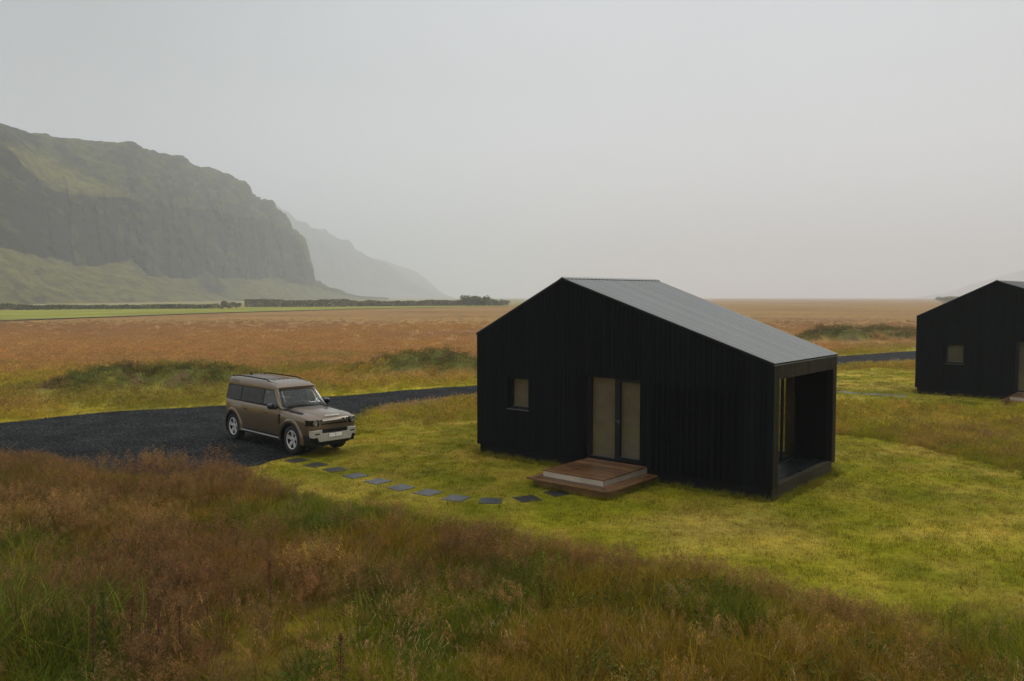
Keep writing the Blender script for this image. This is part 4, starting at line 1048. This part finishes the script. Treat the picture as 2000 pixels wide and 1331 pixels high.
car.location = (-6.134, 21.926, 0.022); car.rotation_euler = (0, 0, CY)
tag(car, 'brown metallic four-wheel-drive car parked at the end of the black gravel drive', 'car')

# ------------------------------------------------------------------ plants
def leaf_mat(name, attr, hue=0.0, transl=0.35, rough=0.7, fixed=None, var=1.0):
    t = MT(name); t.t.nodes.remove(t.p)
    if fixed is None:
        at = t.n('ShaderNodeAttribute', attribute_type='INSTANCER', attribute_name=attr); base = at.outputs['Color']
    else:
        base = t.mixc(0.0, fixed, fixed)
    v = t.n('ShaderNodeAttribute', attribute_name='bv')
    c = t.mixc(1.0, base, t.ramp(v.outputs['Fac'], [(0.0, (1-.45*var, 1-.43*var, 1-.45*var)), (0.5, (1.0, 1.0, 1.0)), (1.0, (1+.7*var, 1+.5*var, 1+.2*var))]), 'MULTIPLY')
    d = t.n('ShaderNodeBsdfDiffuse'); tr_ = t.n('ShaderNodeBsdfTranslucent'); m = t.n('ShaderNodeMixShader'); m.inputs[0].default_value = transl
    g = t.n('ShaderNodeBsdfGlossy'); g.inputs['Roughness'].default_value = 0.5; g.inputs[0].default_value = (0.5, 0.5, 0.5, 1); m2_ = t.n('ShaderNodeMixShader'); m2_.inputs[0].default_value = 0.018
    t.l(c, d.inputs[0]); t.l(c, tr_.inputs[0]); t.l(d.outputs[0], m.inputs[1]); t.l(tr_.outputs[0], m.inputs[2])
    t.l(m.outputs[0], m2_.inputs[1]); t.l(g.outputs[0], m2_.inputs[2]); t.l(m2_.outputs[0], t.out.inputs[0]); return t.m
M['blade'] = leaf_mat('grass_blade', 'tint'); M['head'] = leaf_mat('grass_seed_head', 'htint', transl=0.25)
M['blade_far'] = leaf_mat('distant_grass_blade', 'tint', var=.28); M['head_far'] = leaf_mat('distant_grass_head', 'htint', transl=0.25, var=.28)

class PM:
    """plant mesh: ribbons and slivers with a per-blade value"""
    def __init__(s): s.v, s.f, s.b, s.mi = [], [], [], []
    def ribbon(s, p0, az, h, lean, w, seg=3, curl=1.6, mi=0, face=None, val=None):
        val = random.random() if val is None else val; b = len(s.v)
        fa = random.uniform(0, 2*math.pi) if face is None else face
        wx, wy = math.cos(fa)*w/2, math.sin(fa)*w/2
        for i in range(seg+1):
            t = i/seg; o = lean*t**curl
            x = p0[0]+math.cos(az)*o; y = p0[1]+math.sin(az)*o; z = p0[2]+h*t*(1-0.25*(lean/max(h, 1e-3))*t)
            if i < seg:
                k = 1-0.75*t
                s.v += [(x-wx*k, y-wy*k, z), (x+wx*k, y+wy*k, z)]; s.b += [val, val]
            else: s.v.append((x, y, z)); s.b.append(val)
        for i in range(seg-1): a = b+2*i; s.f.append((a, a+1, a+3, a+2)); s.mi.append(mi)
        a = b+2*(seg-1); s.f.append((a, a+1, a+2)); s.mi.append(mi); return (x, y, z)
    def sliver(s, p, d, l, w, mi=1, val=None):
        val = random.random() if val is None else val
        d = Vector(d).normalized(); u = d.cross(Vector((random.uniform(-1, 1), random.uniform(-1, 1), random.uniform(-1, 1)))).normalized()*w/2; p = Vector(p); b = len(s.v)
        q = [p-u*.6, p+u*.6, p+d*l*.55+u, p+d*l, p+d*l*.55-u]
        s.v += [tuple(k) for k in q]; s.b += [val]*5; s.f.append((b, b+1, b+2, b+3, b+4)); s.mi.append(mi)
    def obj(s, name, mats, linked=None):
        m = bpy.data.meshes.new(name); m.from_pydata(s.v, [], s.f); a = m.attributes.new('bv', 'FLOAT', 'POINT'); a.data.foreach_set('value', np.array(s.b, np.float32))
        for k in mats: m.materials.append(k)
        m.polygons.foreach_set('material_index', np.array(s.mi, np.int32)); m.update(); o = bpy.data.objects.new(name, m); return o
def disc(r):
    a = random.uniform(0, 2*math.pi); q = r*math.sqrt(random.random()); return (q*math.cos(a), q*math.sin(a))
def grass_clump(nb, R_, h0, h1, w, lean=.55, seg=3):
    p = PM()
    for _ in range(nb):
        x, y = disc(R_); az = math.atan2(y, x)+random.uniform(-1.2, 1.2); h = random.uniform(h0, h1)
        p.ribbon((x, y, -0.03), az, h, h*random.uniform(.1, lean), w*random.uniform(.7, 1.3), seg)
    return p
def panicle_clump(ns, R_, h0, h1, nsl, w, blades=14, spread=.05, hl=.30, sl=.022, sw_=.0045):
    p = grass_clump(blades, R_, h0*.35, h0*.8, w) if blades else PM()
    for _ in range(ns):
        x, y = disc(R_); az = random.uniform(0, 6.28); h = random.uniform(h0, h1); ln_ = h*random.uniform(.03, .3)
        tip = p.ribbon((x, y, -.03), az, h, ln_, w*.45, 3, val=.6)
        v_ = random.random()
        for k in range(nsl):
            t = random.random(); z0 = tip[2]-hl*h*(1-t)*.9; fr = (1-hl*(1-t)); px_ = x+math.cos(az)*ln_*fr**1.6; py_ = y+math.sin(az)*ln_*fr**1.6
            rr = spread*(1-t)**.7*random.uniform(.2, 1); a = random.uniform(0, 6.28)
            p.sliver((px_+rr*math.cos(a), py_+rr*math.sin(a), z0+rr*.5), (math.cos(a)*.7, math.sin(a)*.7, random.uniform(.3, 1.3)), sl*random.uniform(.6, 1.4), sw_*random.uniform(.7, 1.4), 1, min(1, max(0, v_+random.uniform(-.35, .35))))
    return p
def plume_clump(ns, R_, h0, h1, w, blades=10, hl=.32, droop=.5, nsl=34, sl=.03, sw_=.006):
    """timothy- and reed-like straw heads that nod to one side"""
    p = grass_clump(blades, R_, h0*.4, h0*.9, w) if blades else PM()
    for _ in range(ns):
        x, y = disc(R_); az = random.uniform(-.6, 1.4); h = random.uniform(h0, h1); ln_ = h*random.uniform(.08, droop)
        p.ribbon((x, y, -.03), az, h, ln_, w*.5, 4, 2.2, val=.7)
        for k in range(nsl):
            t = 1-hl*random.random(); o = ln_*t**2.2; z = h*t*(1-.25*(ln_/h)*t)-.03; a = random.uniform(0, 6.28)
            p.sliver((x+math.cos(az)*o, y+math.sin(az)*o, z), (math.cos(a)*.45+math.cos(az)*.5*ln_/h, math.sin(a)*.45+math.sin(az)*.5*ln_/h, 1), sl*random.uniform(.7, 1.2), sw_, 1)
    return p
def herb_clump(n, R_, h, lw):
    p = PM()
    for _ in range(n):
        x, y = disc(R_); hh = random.uniform(.3, 1)*h; p.ribbon((x, y, 0), random.uniform(0, 6.28), hh, hh*.15, lw*.15, 2)
        for k in range(6):
            a = random.uniform(0, 6.28); p.sliver((x, y, hh*random.uniform(.35, 1)), (math.cos(a), math.sin(a), random.uniform(-.1, .6)), lw*random.uniform(1.2, 2.4), lw, 0)
    return p

def species(name, plants, mats):
    c = bpy.data.collections.new(name)
    for i, p in enumerate(plants):
        o = p.obj('%s_%s' % (name, 'abcdefgh'[i]), mats); c.objects.link(o)
    return c
GB = [M['blade'], M['head']]
SP = {}
SP['short'] = species('lawn_tuft', [grass_clump(64, .15, .018, .05+.016*k, .0065, .9, 2) for k in range(4)], GB)
SP['short_far'] = species('lawn_tuft_coarse', [grass_clump(60, .34, .03, .07, .016, .9, 2) for _ in range(3)], GB)
SP['tall'] = species('meadow_tuft', [grass_clump(52, .15, .18, .48, .0095, 1.15) for _ in range(5)], GB)
SP['herb'] = species('herb_tuft', [herb_clump(16, .16, .26, .018) for _ in range(4)], GB)
SP['bent'] = species('bent_grass', [panicle_clump(13, .19, .34, .60, 30, .004, 8, .055) for _ in range(5)], GB)
SP['plume'] = species('straw_plume', [plume_clump(6, .20, .40, .70, .005, 8, .16, .35, 26, .016, .0045) for _ in range(4)], GB)
SP['mid'] = species('field_tuft', [panicle_clump(16, .34, .24, .46, 12, .012, 40, .05, .35, .05, .012) for _ in range(5)], GB)
SP['far'] = species('far_field_tuft', [panicle_clump(22, .9, .26, .5, 7, .035, 44, .08, .4, .12, .035) for _ in range(4)], [M['blade_far'], M['head_far']])
SP['wisp'] = species('wispy_grass', [panicle_clump(18, .32, .45, .78, 16, .007, 6, .05, .35, .04, .009) for _ in range(4)], GB)
SP['stone'] = None
def stone_mesh(i):
    bm = bmesh.new(); bmesh.ops.create_icosphere(bm, subdivisions=1, radius=.5); r = random.Random(i)
    for v in bm.verts: v.co = Vector((v.co.x*r.uniform(.7, 1.3), v.co.y*r.uniform(.7, 1.3), v.co.z*r.uniform(.4, .8)))
    m = bpy.data.meshes.new('gravel_stone'); bm.to_mesh(m); bm.free(); m.materials.append(M['pebble']); return bpy.data.objects.new('gravel_stone_%d' % i, m)
def pebble():
    t = MT('black_lava_pebble'); at = t.n('ShaderNodeAttribute', attribute_type='INSTANCER', attribute_name='tint'); t.l(at.outputs['Color'], t.p.inputs['Base Color']); t.p.inputs['Roughness'].default_value = .6; return t.m
M['pebble'] = pebble()
c = bpy.data.collections.new('gravel_stones')
for i in range(4): c.objects.link(stone_mesh(i))
SP['stone'] = c

def instancer(name, x, y, z, coll, tint, htint, scale, kind='stuff', label=None, tilt=0.12, zs=None, flat=False):
    n = len(x); m = bpy.data.meshes.new(name); m.vertices.add(n); m.vertices.foreach_set('co', np.stack([x, y, z], 1).ravel().astype(np.float32))
    def att(nm, ty, data): a = m.attributes.new(nm, ty, 'POINT'); a.data.foreach_set({'FLOAT_VECTOR': 'vector', 'FLOAT_COLOR': 'color', 'INT': 'value'}[ty], np.ascontiguousarray(data).ravel())
    one = np.ones((n, 1), np.float32)
    att('tint', 'FLOAT_COLOR', np.concatenate([tint.astype(np.float32), one], 1)); att('htint', 'FLOAT_COLOR', np.concatenate([htint.astype(np.float32), one], 1))
    att('rot', 'FLOAT_VECTOR', np.stack([rng.normal(0, tilt, n), rng.normal(0, tilt, n), rng.uniform(0, 6.283, n)], 1).astype(np.float32))
    zs = scale if zs is None else zs; att('scl', 'FLOAT_VECTOR', np.stack([scale, scale, zs], 1).astype(np.float32)); att('pick', 'INT', rng.integers(0, 1000, n).astype(np.int32))
    o = bpy.data.objects.new(name, m); link(o); o['kind'] = kind
    if label: o['label'] = label
    g = bpy.data.node_groups.new(name+'_nodes', 'GeometryNodeTree'); g.is_modifier = True
    g.interface.new_socket('Geometry', in_out='INPUT', socket_type='NodeSocketGeometry'); g.interface.new_socket('Geometry', in_out='OUTPUT', socket_type='NodeSocketGeometry')
    N_ = g.nodes.new; gi = N_('NodeGroupInput'); go = N_('NodeGroupOutput'); ip = N_('GeometryNodeInstanceOnPoints'); ci = N_('GeometryNodeCollectionInfo')
    ci.inputs['Collection'].default_value = coll; ci.inputs['Separate Children'].default_value = True; ci.inputs['Reset Children'].default_value = True
    ip.inputs['Pick Instance'].default_value = True
    def na(nm, ty): a = N_('GeometryNodeInputNamedAttribute'); a.data_type = ty; a.inputs['Name'].default_value = nm; return a.outputs['Attribute']
    l = g.links.new
    l(gi.outputs[0], ip.inputs['Points']); l(ci.outputs[0], ip.inputs['Instance']); l(na('pick', 'INT'), ip.inputs['Instance Index'])
    e2r = N_('FunctionNodeEulerToRotation'); l(na('rot', 'FLOAT_VECTOR'), e2r.inputs[0]); l(e2r.outputs[0], ip.inputs['Rotation']); l(na('scl', 'FLOAT_VECTOR'), ip.inputs['Scale'])
    l(ip.outputs[0], go.inputs[0]); md = o.modifiers.new('scatter', 'NODES'); md.node_group = g; return o

STONEPTS = np.array(ST)
def scatter(n, y0, y1, spread=.74, pad=3.0, power=1.0):
    """random spots in the part of the plain the camera can look at; power 1 = even cover, 0 = thinning with distance"""
    u = rng.random(n)
    y = (y0**(power+1)+u*(y1**(power+1)-y0**(power+1)))**(1/(power+1)) if power > -1 else y0*(y1/y0)**u
    return rng.uniform(-1, 1, n)*(spread*y+pad), y
def clear(x, y, gap=.05, lawn=True):
    k = (ROADDIST(x, y) > gap) & (sdist(x, y, FOOT1) > .02) & (sdist(x, y, FOOT2) > .05)
    if lawn: k &= (sdist(x, y, LAWN1) > .05) & (sdist(x, y, LAWN2) > .1)
    for cx in (C1, C2):
        yaw_ = YAW if cx is C1 else C2YAW
        p = [cl(cx, yaw_, 3.35, -2.0), cl(cx, yaw_, 5.3, -2.0), cl(cx, yaw_, 5.3, 0), cl(cx, yaw_, 3.35, 0)]; k &= ~inpoly(x, y, p)
    for s in STONEPTS: k &= np.hypot(x-s[0], y-s[1]) > .27
    dx, dy = x+6.134, y-21.926; u = dx*math.cos(CY)+dy*math.sin(CY); v = -dx*math.sin(CY)+dy*math.cos(CY)
    k &= ~((np.abs(np.abs(u+.13)-1.58) < .38) & (np.abs(np.abs(v)-.63) < .2)) & ~((np.abs(u) < 2.3) & (np.abs(v) < .95) & lawn)
    return k
def jitter(c, s=.16):
    b = 1+rng.normal(0, s, (len(c), 1)); h = 1+rng.normal(0, s*.35, (len(c), 3)); return np.clip(c*b*h, .004, .6)

def headcol(x, y, kind):
    n = len(x)
    if kind == 'purple': a, b = np.array((0.205, 0.115, 0.050)), np.array((0.31, 0.19, 0.066))
    elif kind == 'straw': a, b = np.array((0.38, 0.235, 0.09)), np.array((0.46, 0.33, 0.16))
    elif kind == 'gold': a, b = np.array((0.46, 0.29, 0.07)), np.array((0.52, 0.35, 0.10))
    elif kind == 'orange': a, b = np.array((0.46, 0.26, 0.09)), np.array((0.42, 0.24, 0.12))
    return jitter(lerp(a, b, sstep(.35, .65, fbm(x, y, 3, 2.5, 15))), .18)

# lawn
x, y = scatter(60000, 9, 30, .62, 2); k = (sdist(x, y, LAWN1) < .12) & clear(x, y, .0, False); x, y = x[k], y[k]
instancer('lawn_grass', x, y, ground_z(x, y)-.004, SP['short'], jitter(ground_col(x, y), .24), jitter(ground_col(x, y), .1), rng.uniform(.7, 1.35, len(x)), label='short mown yellow-green lawn round the cabin')
x, y = scatter(16000, 22, 45, 1.1, 2); k = (sdist(x, y, LAWN2) < .12) & clear(x, y, .0, False); x, y = x[k], y[k]
instancer('far_lawn_grass', x, y, ground_z(x, y), SP['short_far'], jitter(ground_col(x, y), .2), jitter(ground_col(x, y), .1), rng.uniform(.7, 1.3, len(x)), label='short lawn round the farther cabin')
# foreground meadow
def meadow(name, sp, n, y0, y1, dens, head, hs=(.75, 1.25), power=1.0, sink=0., label=None, gap=.05, spread=.74, tintf=None, jit=.2):
    x, y = scatter(n, y0, y1, spread, 3, power); k = clear(x, y, gap) & (rng.random(n) < dens(x, y)); x, y = x[k], y[k]
    s = rng.uniform(hs[0], hs[1], len(x))*(1-.6*sstep(80, 165, y))
    # lower growth right beside the mown and gravelled parts
    dd = np.minimum(np.minimum(ROADDIST(x, y), sdist(x, y, LAWN1)), sdist(x, y, LAWN2)); s = s*(0.55+0.45*sstep(0.0, 1.3, dd))
    t = ground_col(x, y)
    if tintf is not None: t = tintf(x, y, t)
    instancer(name, x, y, ground_z(x, y)-sink, sp, jitter(t, jit), headcol(x, y, head) if head != 'same' else jitter(t*1.06, jit), s, label=label); return len(x)
def G(x, y):
    d = sdist(x, y, LAWN1); band = .26*np.exp(-((d-.75)/.5)**2)*(y < 18)*(x < 5.5)*sstep(.35, .5, fbm(x, y, 2, 1.8, 27))
    return G0(x, y, band)
G0 = lambda x, y, band: sstep(.38, .55, -band+.6*fbm(x, y, 4, 2.2, 1)+.4*fbm(x, y, 4, 7.0, 2)+.26*(sstep(-7.0, 4.0, x+.35*(y-12))-.34))
tot = []
tot.append(meadow('meadow_grass', SP['tall'], 24000, 5.5, 24, lambda x, y: .45+.55*G(x, y), 'purple', (.6, 1.15), label='tufts of green and olive meadow grass in the foreground'))
tot.append(meadow('meadow_herbs', SP['herb'], 9000, 5.5, 22, lambda x, y: G(x, y)*sstep(.42, .6, fbm(x, y, 3, 1.3, 17)), 'purple', (.7, 1.3), label='leafy green herbs between the meadow grasses',
                  tintf=lambda x, y, t: lerp(t, np.array((.095, .145, .020)), np.full(len(x), .8))))
tot.append(meadow('bent_grass_haze', SP['bent'], 21000, 5.5, 24, lambda x, y: .10+.9*(1-G(x, y))**1.1*(.12+.88*sstep(.38, .6, fbm(x, y, 3, 1.6, 18))), 'purple', (.65, 1.1), label='purple-brown seed heads of bent grass misting over the foreground meadow'))
tot.append(meadow('straw_grass', SP['plume'], 1500, 5.5, 13, lambda x, y: sstep(.55, .7, fbm(x, y, 3, 1.5, 19))*(.3+.7*(x < -.5)), 'straw', (.55, 1.05), label='pale straw seed plumes nodding in the foreground'))
# strips round the drive and between the lawns
tot.append(meadow('verge_grass', SP['mid'], 26000, 20, 60, lambda x, y: np.ones(len(x)), 'same', (.5, 1.0), power=.3, jit=.13, gap=-.22, label='rough yellow-green and brown grass beside the gravel drive'))
def nearroad(x, y):
    d = ROADDIST(x, y); s = (d > .05) & (d < 1.4) & (((x > -6.5) & (x < 3) & (y > 26) & (y < 36) & (y < 33.4+.76*(x+1.0))) | ((x > 12) & (y > 38) & (y < 52) & (y < 37+.75*(x-6))))
    return s*.8
tot.append(meadow('wispy_verge_grass', SP['wisp'], 30000, 24, 55, nearroad, 'straw', (.38, .72), power=.3, label='tall wispy straw-coloured grass fringing the drive',
                  tintf=lambda x, y, t: lerp(t, np.array((.26, .18, .06)), np.full(len(x), .6))))
tot.append(meadow('plain_grass', SP['far'], 20000, 45, 170, lambda x, y: 1-sstep(85, 165, y), 'same', (.45, .8), power=-.2, jit=.045, label='rust-orange grass of the wide open plain'))
# mound vegetation
x, y = scatter(60000, 28, 82, .74, 3, .3); mz = mound(x, y); k = (mz > .22) & clear(x, y, .3) & (rng.random(len(x)) < .9*sstep(.2, .5, mz)*sstep(.42, .58, fbm(x, y, 3, 1.0, 25))); x, y = x[k], y[k]
mc = lerp(np.array((.100, .120, .034)), np.array((.26, .17, .07)), sstep(.38, .55, fbm(x, y, 3, 1.4, 23)))
instancer('mound_herbs', x, y, ground_z(x, y)-.05, SP['herb'], jitter(mc, .3), headcol(x, y, 'purple'), rng.uniform(.6, 1.35, len(x))*(1+(y > 60)*.6), label='dark green and brown herbs covering the low mounds')
print('plants', tot, len(x))
# clusters the photograph singles out
def cluster(name, px, py, rx, ry, n, sp, head, s, label, tint=None, zlift=0):
    p = at_px(px, py, 4.0*F/(py-582)) if True else None
    cx, cy_ = p.x, p.y; x = cx+rng.normal(0, rx, n); y = cy_+rng.normal(0, ry, n); k = clear(x, y); x, y = x[k], y[k]
    t = np.tile(np.array(tint if tint else (.10, .09, .03)), (len(x), 1)); instancer(name, x, y, ground_z(x, y), sp, jitter(t, .2), headcol(x, y, head), rng.uniform(s*.8, s*1.2, len(x)), label=label)
cluster('golden_grass_clump', 612, 1160, .15, .12, 14, SP['wisp'], 'gold', .66, 'golden straw grass clump standing out in the middle of the foreground meadow', (.30, .17, .03))
cluster('pink_grass_clump', 318, 955, .55, .30, 34, SP['bent'], 'purple', 1.25, 'pinkish brown bush of bent grass at the near edge of the gravel', (.16, .09, .05))
cluster('pale_plume_clump', 790, 1340, .65, .3, 22, SP['plume'], 'straw', .9, 'pale plumes at the bottom edge left of centre', (.2, .13, .05))
cluster('tall_green_grass_clump', 70, 1300, .45, .45, 46, SP['tall'], 'purple', 1.7, 'tall fresh green grass in the bottom left corner', (.125, .15, .012))
cluster('straw_plume_clump', 310, 1310, .7, .35, 34, SP['plume'], 'straw', 1.0, 'straw-coloured plumes among the dock stems bottom left', (.2, .14, .05))
cluster('purple_tussock', 940, 1130, .42, .28, 26, SP['bent'], 'purple', 1.2, 'dark purple grass tussock at the near rim of the lawn', (.10, .055, .035))

# dock plants with rusty seed spikes
M['dock_head'] = leaf_mat('rusty_dock_seed', '', fixed=(.15, .066, .034), transl=.15); M['dock_green'] = leaf_mat('green_dock_seed', '', fixed=(.05, .075, .02), transl=.2)
M['dock_leaf'] = leaf_mat('dock_leaf', '', fixed=(.11, .08, .03), transl=.3); M['dock_stem'] = simple('dock_stem', (.055, .022, .014), .7)
def dock(px, ybase, ytop, label, green=False, lean=.03):
    dpt = 4.0*F/(ybase-582); p = at_px(px, ybase, dpt); gz = float(ground_z(np.array([p.x]), np.array([p.y]))[0]); h = (ybase-ytop)/F*p.y*1.02
    r = empty('dock_plant', (p.x, p.y, gz-.02))
    MB().tube([(0, 0, -.02), (lean*.3, .01, h*.4), (lean, .0, h*.97)], [.006, .005, .002], 6).build('stem', M['dock_stem'], r, smooth=True)
    q = PM()
    for _ in range(300):
        t = 1-.62*random.random()**1.2; rad = (.012+.065*(1-t))*random.uniform(.2, 1)*(1 if random.random() < .8 else 1.6); a = random.uniform(0, 6.28); xx = lean*t**1.5
        q.sliver((xx+rad*math.cos(a), rad*math.sin(a), h*t), (math.cos(a)*.5, math.sin(a)*.5, .9), random.uniform(.012, .024), random.uniform(.006, .011), 0)
    link(q.obj('seed_head', [M['dock_green' if green else 'dock_head']]), r)
    for k in range(4):
        w = PM(); a = random.uniform(0, 6.28); w.ribbon((0, 0, h*random.uniform(.05, .3)), a, h*.22, h*.28, .035, 5, 1.4, 0, a+1.57); link(w.obj('leaf', [M['dock_leaf']]), r)
    tag(r, label, 'wild plant', 'dock plants in the foreground'); return r
dock(183, 1375, 1188, 'rusty brown dock spike, leftmost in the foreground grass', lean=.02)
dock(204, 1335, 1166, 'green dock spike just right of the leftmost rusty one', True, lean=.01)
dock(256, 1325, 1172, 'dark rusty dock spike with the tallest pointed head, among the straw plumes')
dock(305, 1345, 1176, 'rusty dock spike with a thin head, right of the darkest one', lean=.06)
dock(352, 1350, 1190, 'slim dull dock spike, last of the row in the bottom left', lean=.01)
dock(528, 1215, 1118, 'lone thin red dock spike in the meadow below the golden clump', lean=0)
dock(664, 1380, 1250, 'lone dark dock spike at the bottom edge beside the pale plumes', lean=.015)

# gravel stones on the drive
x, y = scatter(90000, 16, 60, .74, 3, .2); k = (ROADDIST(x, y) < .12); x, y = x[k], y[k]
g_ = np.clip(rng.lognormal(-4.25, .6, len(x)), .002, .09)[:, None]*np.array((1, 1.04, 1.12))
s_ = np.clip(rng.lognormal(-3.5, .35, len(x)), .018, .07)*(1+np.maximum(0, y-30)*.02)
instancer('gravel', x, y, np.full(len(x), .024), SP['stone'], g_, g_, s_, label='loose black gravel on the drive', tilt=.4)

# ------------------------------------------------------------------ shelter belt and bushes at the far edge of the plain
M['hedge'] = simple('dull_green_foliage', (0.115, 0.128, 0.050), .9, var=.5, scale=.35, spec=.1); M['hedge2'] = simple('brown_green_foliage', (0.165, 0.16, 0.082), .9, var=.45, scale=.4, spec=.1)
M['bark'] = simple('grey_bark', (.07, .06, .05), .9)
def foliage(n, cfun, size):
    V = []; Fc = []
    for i in range(n):
        c_ = cfun(); d = Vector((random.gauss(0, 1), random.gauss(0, 1), random.gauss(0, 1))).normalized(); u = d.orthogonal().normalized(); w = d.cross(u); s = size*random.uniform(.5, 1.4); b = len(V)
        V += [tuple(Vector(c_)+u*s), tuple(Vector(c_)+w*s*.6), tuple(Vector(c_)-u*s), tuple(Vector(c_)-w*s*.6)]; Fc.append((b, b+1, b+2, b+3))
    m = MB(); m.v = V; m.f = Fc; return m
def hedge(name, a, b, h, n, label, mat, gap=.0):
    a = Vector(a); b = Vector(b); Ln = (b-a).length; d = (b-a)/Ln; nr = Vector((-d.y, d.x, 0))
    def cf():
        while True:
            t = random.random(); hh = h*(.62+.7*float(fbm(t*Ln, 0, 3, 7, 33))); 
            if random.random() < gap and float(fbm(t*Ln, 5, 2, 9, 34)) < .42: continue
            break
        z = hh*random.random()**.8; w = (1.6-.9*z/h)*random.uniform(-1, 1)
        return a+d*t*Ln+nr*w+Vector((0, 0, z))
    r = empty(name, tuple(a)); m = foliage(n, cf, .34); m.v = [(x-a.x, y-a.y, z) for x, y, z in m.v]
    f = m.build('foliage', mat, r); f['kind'] = 'stuff'
    st = MB()
    for k in range(int(Ln/2.4)):
        p = d*(k*2.4+random.uniform(0, 1.5))+nr*random.uniform(-.5, .5); hh = h*random.uniform(.5, 1.05)
        st.tube([(p.x, p.y, -.1), (p.x+random.uniform(-.3, .3), p.y, hh)], [.08, .02], 4)
    s_o = st.build('stems', M['bark'], r); s_o['kind'] = 'stuff'
    tag(r, label, 'hedge'); return r
hedge('willow_hedge', (-200, 243, 0), (-105, 285, 0), 1.7, 9000, 'low dull green shelter hedge at the far left edge of the plain', M['hedge'])
hedge('willow_hedge', (-107, 324, 0), (-4, 402, 0), 2.9, 16000, 'long tall shelter hedge running from the left to the cabin roof', M['hedge2'])
def bush(name, x, y, h, rx, n, label, mat, lobes=5, group=None, cat='bush'):
    r = empty(name, (x, y, 0)); L_ = [(random.uniform(-.55, .55)*rx, random.uniform(-.4, .4)*rx, h*random.uniform(.35, .72), rx*random.uniform(.35, .6)) for _ in range(lobes)]
    def cf():
        l = random.choice(L_); v = Vector((random.gauss(0, 1), random.gauss(0, 1), random.gauss(0, 1))).normalized()*random.random()**.4
        return (l[0]+v.x*l[3], l[1]+v.y*l[3], max(.1, l[2]+v.z*h*.3))
    foliage(n, cf, .06*h+.08).build('crown', mat, r)
    tk = MB()
    for k in range(5): a = random.uniform(0, 6.28); tk.tube([(0, 0, -.1), (math.cos(a)*rx*.25, math.sin(a)*rx*.25, h*.35), (math.cos(a)*rx*.45, math.sin(a)*rx*.45, h*.65)], [.12, .08, .03], 5)
    tk.build('trunk', M['bark'], r); tag(r, label, cat, group); return r
bd_ = [(432, 604, 280, 3.0, 2.6, 'small bush, left one in the gap between the two hedges'), (447, 603, 290, 2.6, 2.2, 'small bush in the middle of the gap between the two hedges'), (461, 602, 300, 2.6, 2.2, 'small bush, right one in the gap between the two hedges'),
       (918, 598, 385, 5.6, 5.4, 'tallest rounded willow bush rising above the long hedge'), (944, 598, 392, 5.0, 5.2, 'second rounded willow bush, right beside the tallest one'),
       (972, 597, 398, 3.3, 4.6, 'low spreading bush right of the two tall ones'), (992, 597, 402, 2.8, 4.2, 'lowest bush just left of the cabin roof slope')]
for (px, py, d, h, rx, lb) in bd_:
    p = at_px(px, py, d); bush('willow_bush', p.x, p.y, h, rx, 900, lb, M['hedge'] if h > 4 else M['hedge2'], 6, 'bushes along the far hedge')
for (px, d, h, rx, lb) in ((1842, 560, 4.6, 6, 'low dark scrub on the horizon left of the farther cabin'), (1862, 570, 6.0, 8, 'scrub hump on the horizon touching the farther cabin roof')):
    bush('scrub_bush', (px-1000)/F*d, d, h, rx, 900, lb, M['hedge2'], 7, 'scrub on the horizon')
print('objects', len(bpy.data.objects))

# longer grass the mower misses along the walls, steps and slabs
def edge_pts(poly, n, out=.12):
    P = []
    for i in range(len(poly)):
        a, b = np.array(poly[i]), np.array(poly[(i+1) % len(poly)]); L_ = np.hypot(*(b-a)); k = int(n*L_); t = rng.random(k)[:, None]
        nr = np.array((b[1]-a[1], -(b[0]-a[0])))/L_
        c0 = np.mean(np.array(poly), 0); sg = 1 if np.dot((a+b)/2-c0, nr) > 0 else -1
        P.append(a+(b-a)*t+nr*sg*rng.uniform(.0, out, (k, 1)))
    return np.concatenate(P)
stp = lambda c, w: [cl(c, w, 3.4, -1.95), cl(c, w, 5.25, -1.95), cl(c, w, 5.25, -.1), cl(c, w, 3.4, -.1)]
P = np.concatenate([edge_pts(FOOT1, 26, .22), edge_pts(stp(C1, YAW), 14, .10), edge_pts(FOOT2, 14, .25)])
zz = ground_z(P[:, 0], P[:, 1]); inl = np.minimum(sdist(P[:, 0], P[:, 1], LAWN1), sdist(P[:, 0], P[:, 1], LAWN2)) < .1; P = P[inl]; zz = zz[inl]
instancer('wall_edge_grass', P[:, 0], P[:, 1], zz, SP['tall'], jitter(lerp(ground_col(P[:, 0], P[:, 1]), np.array((.16, .16, .015)), np.full(len(P), .5)), .2), jitter(ground_col(P[:, 0], P[:, 1]), .2), rng.uniform(.22, .48, len(P)), label='longer unmown grass along the foot of the cabin walls')
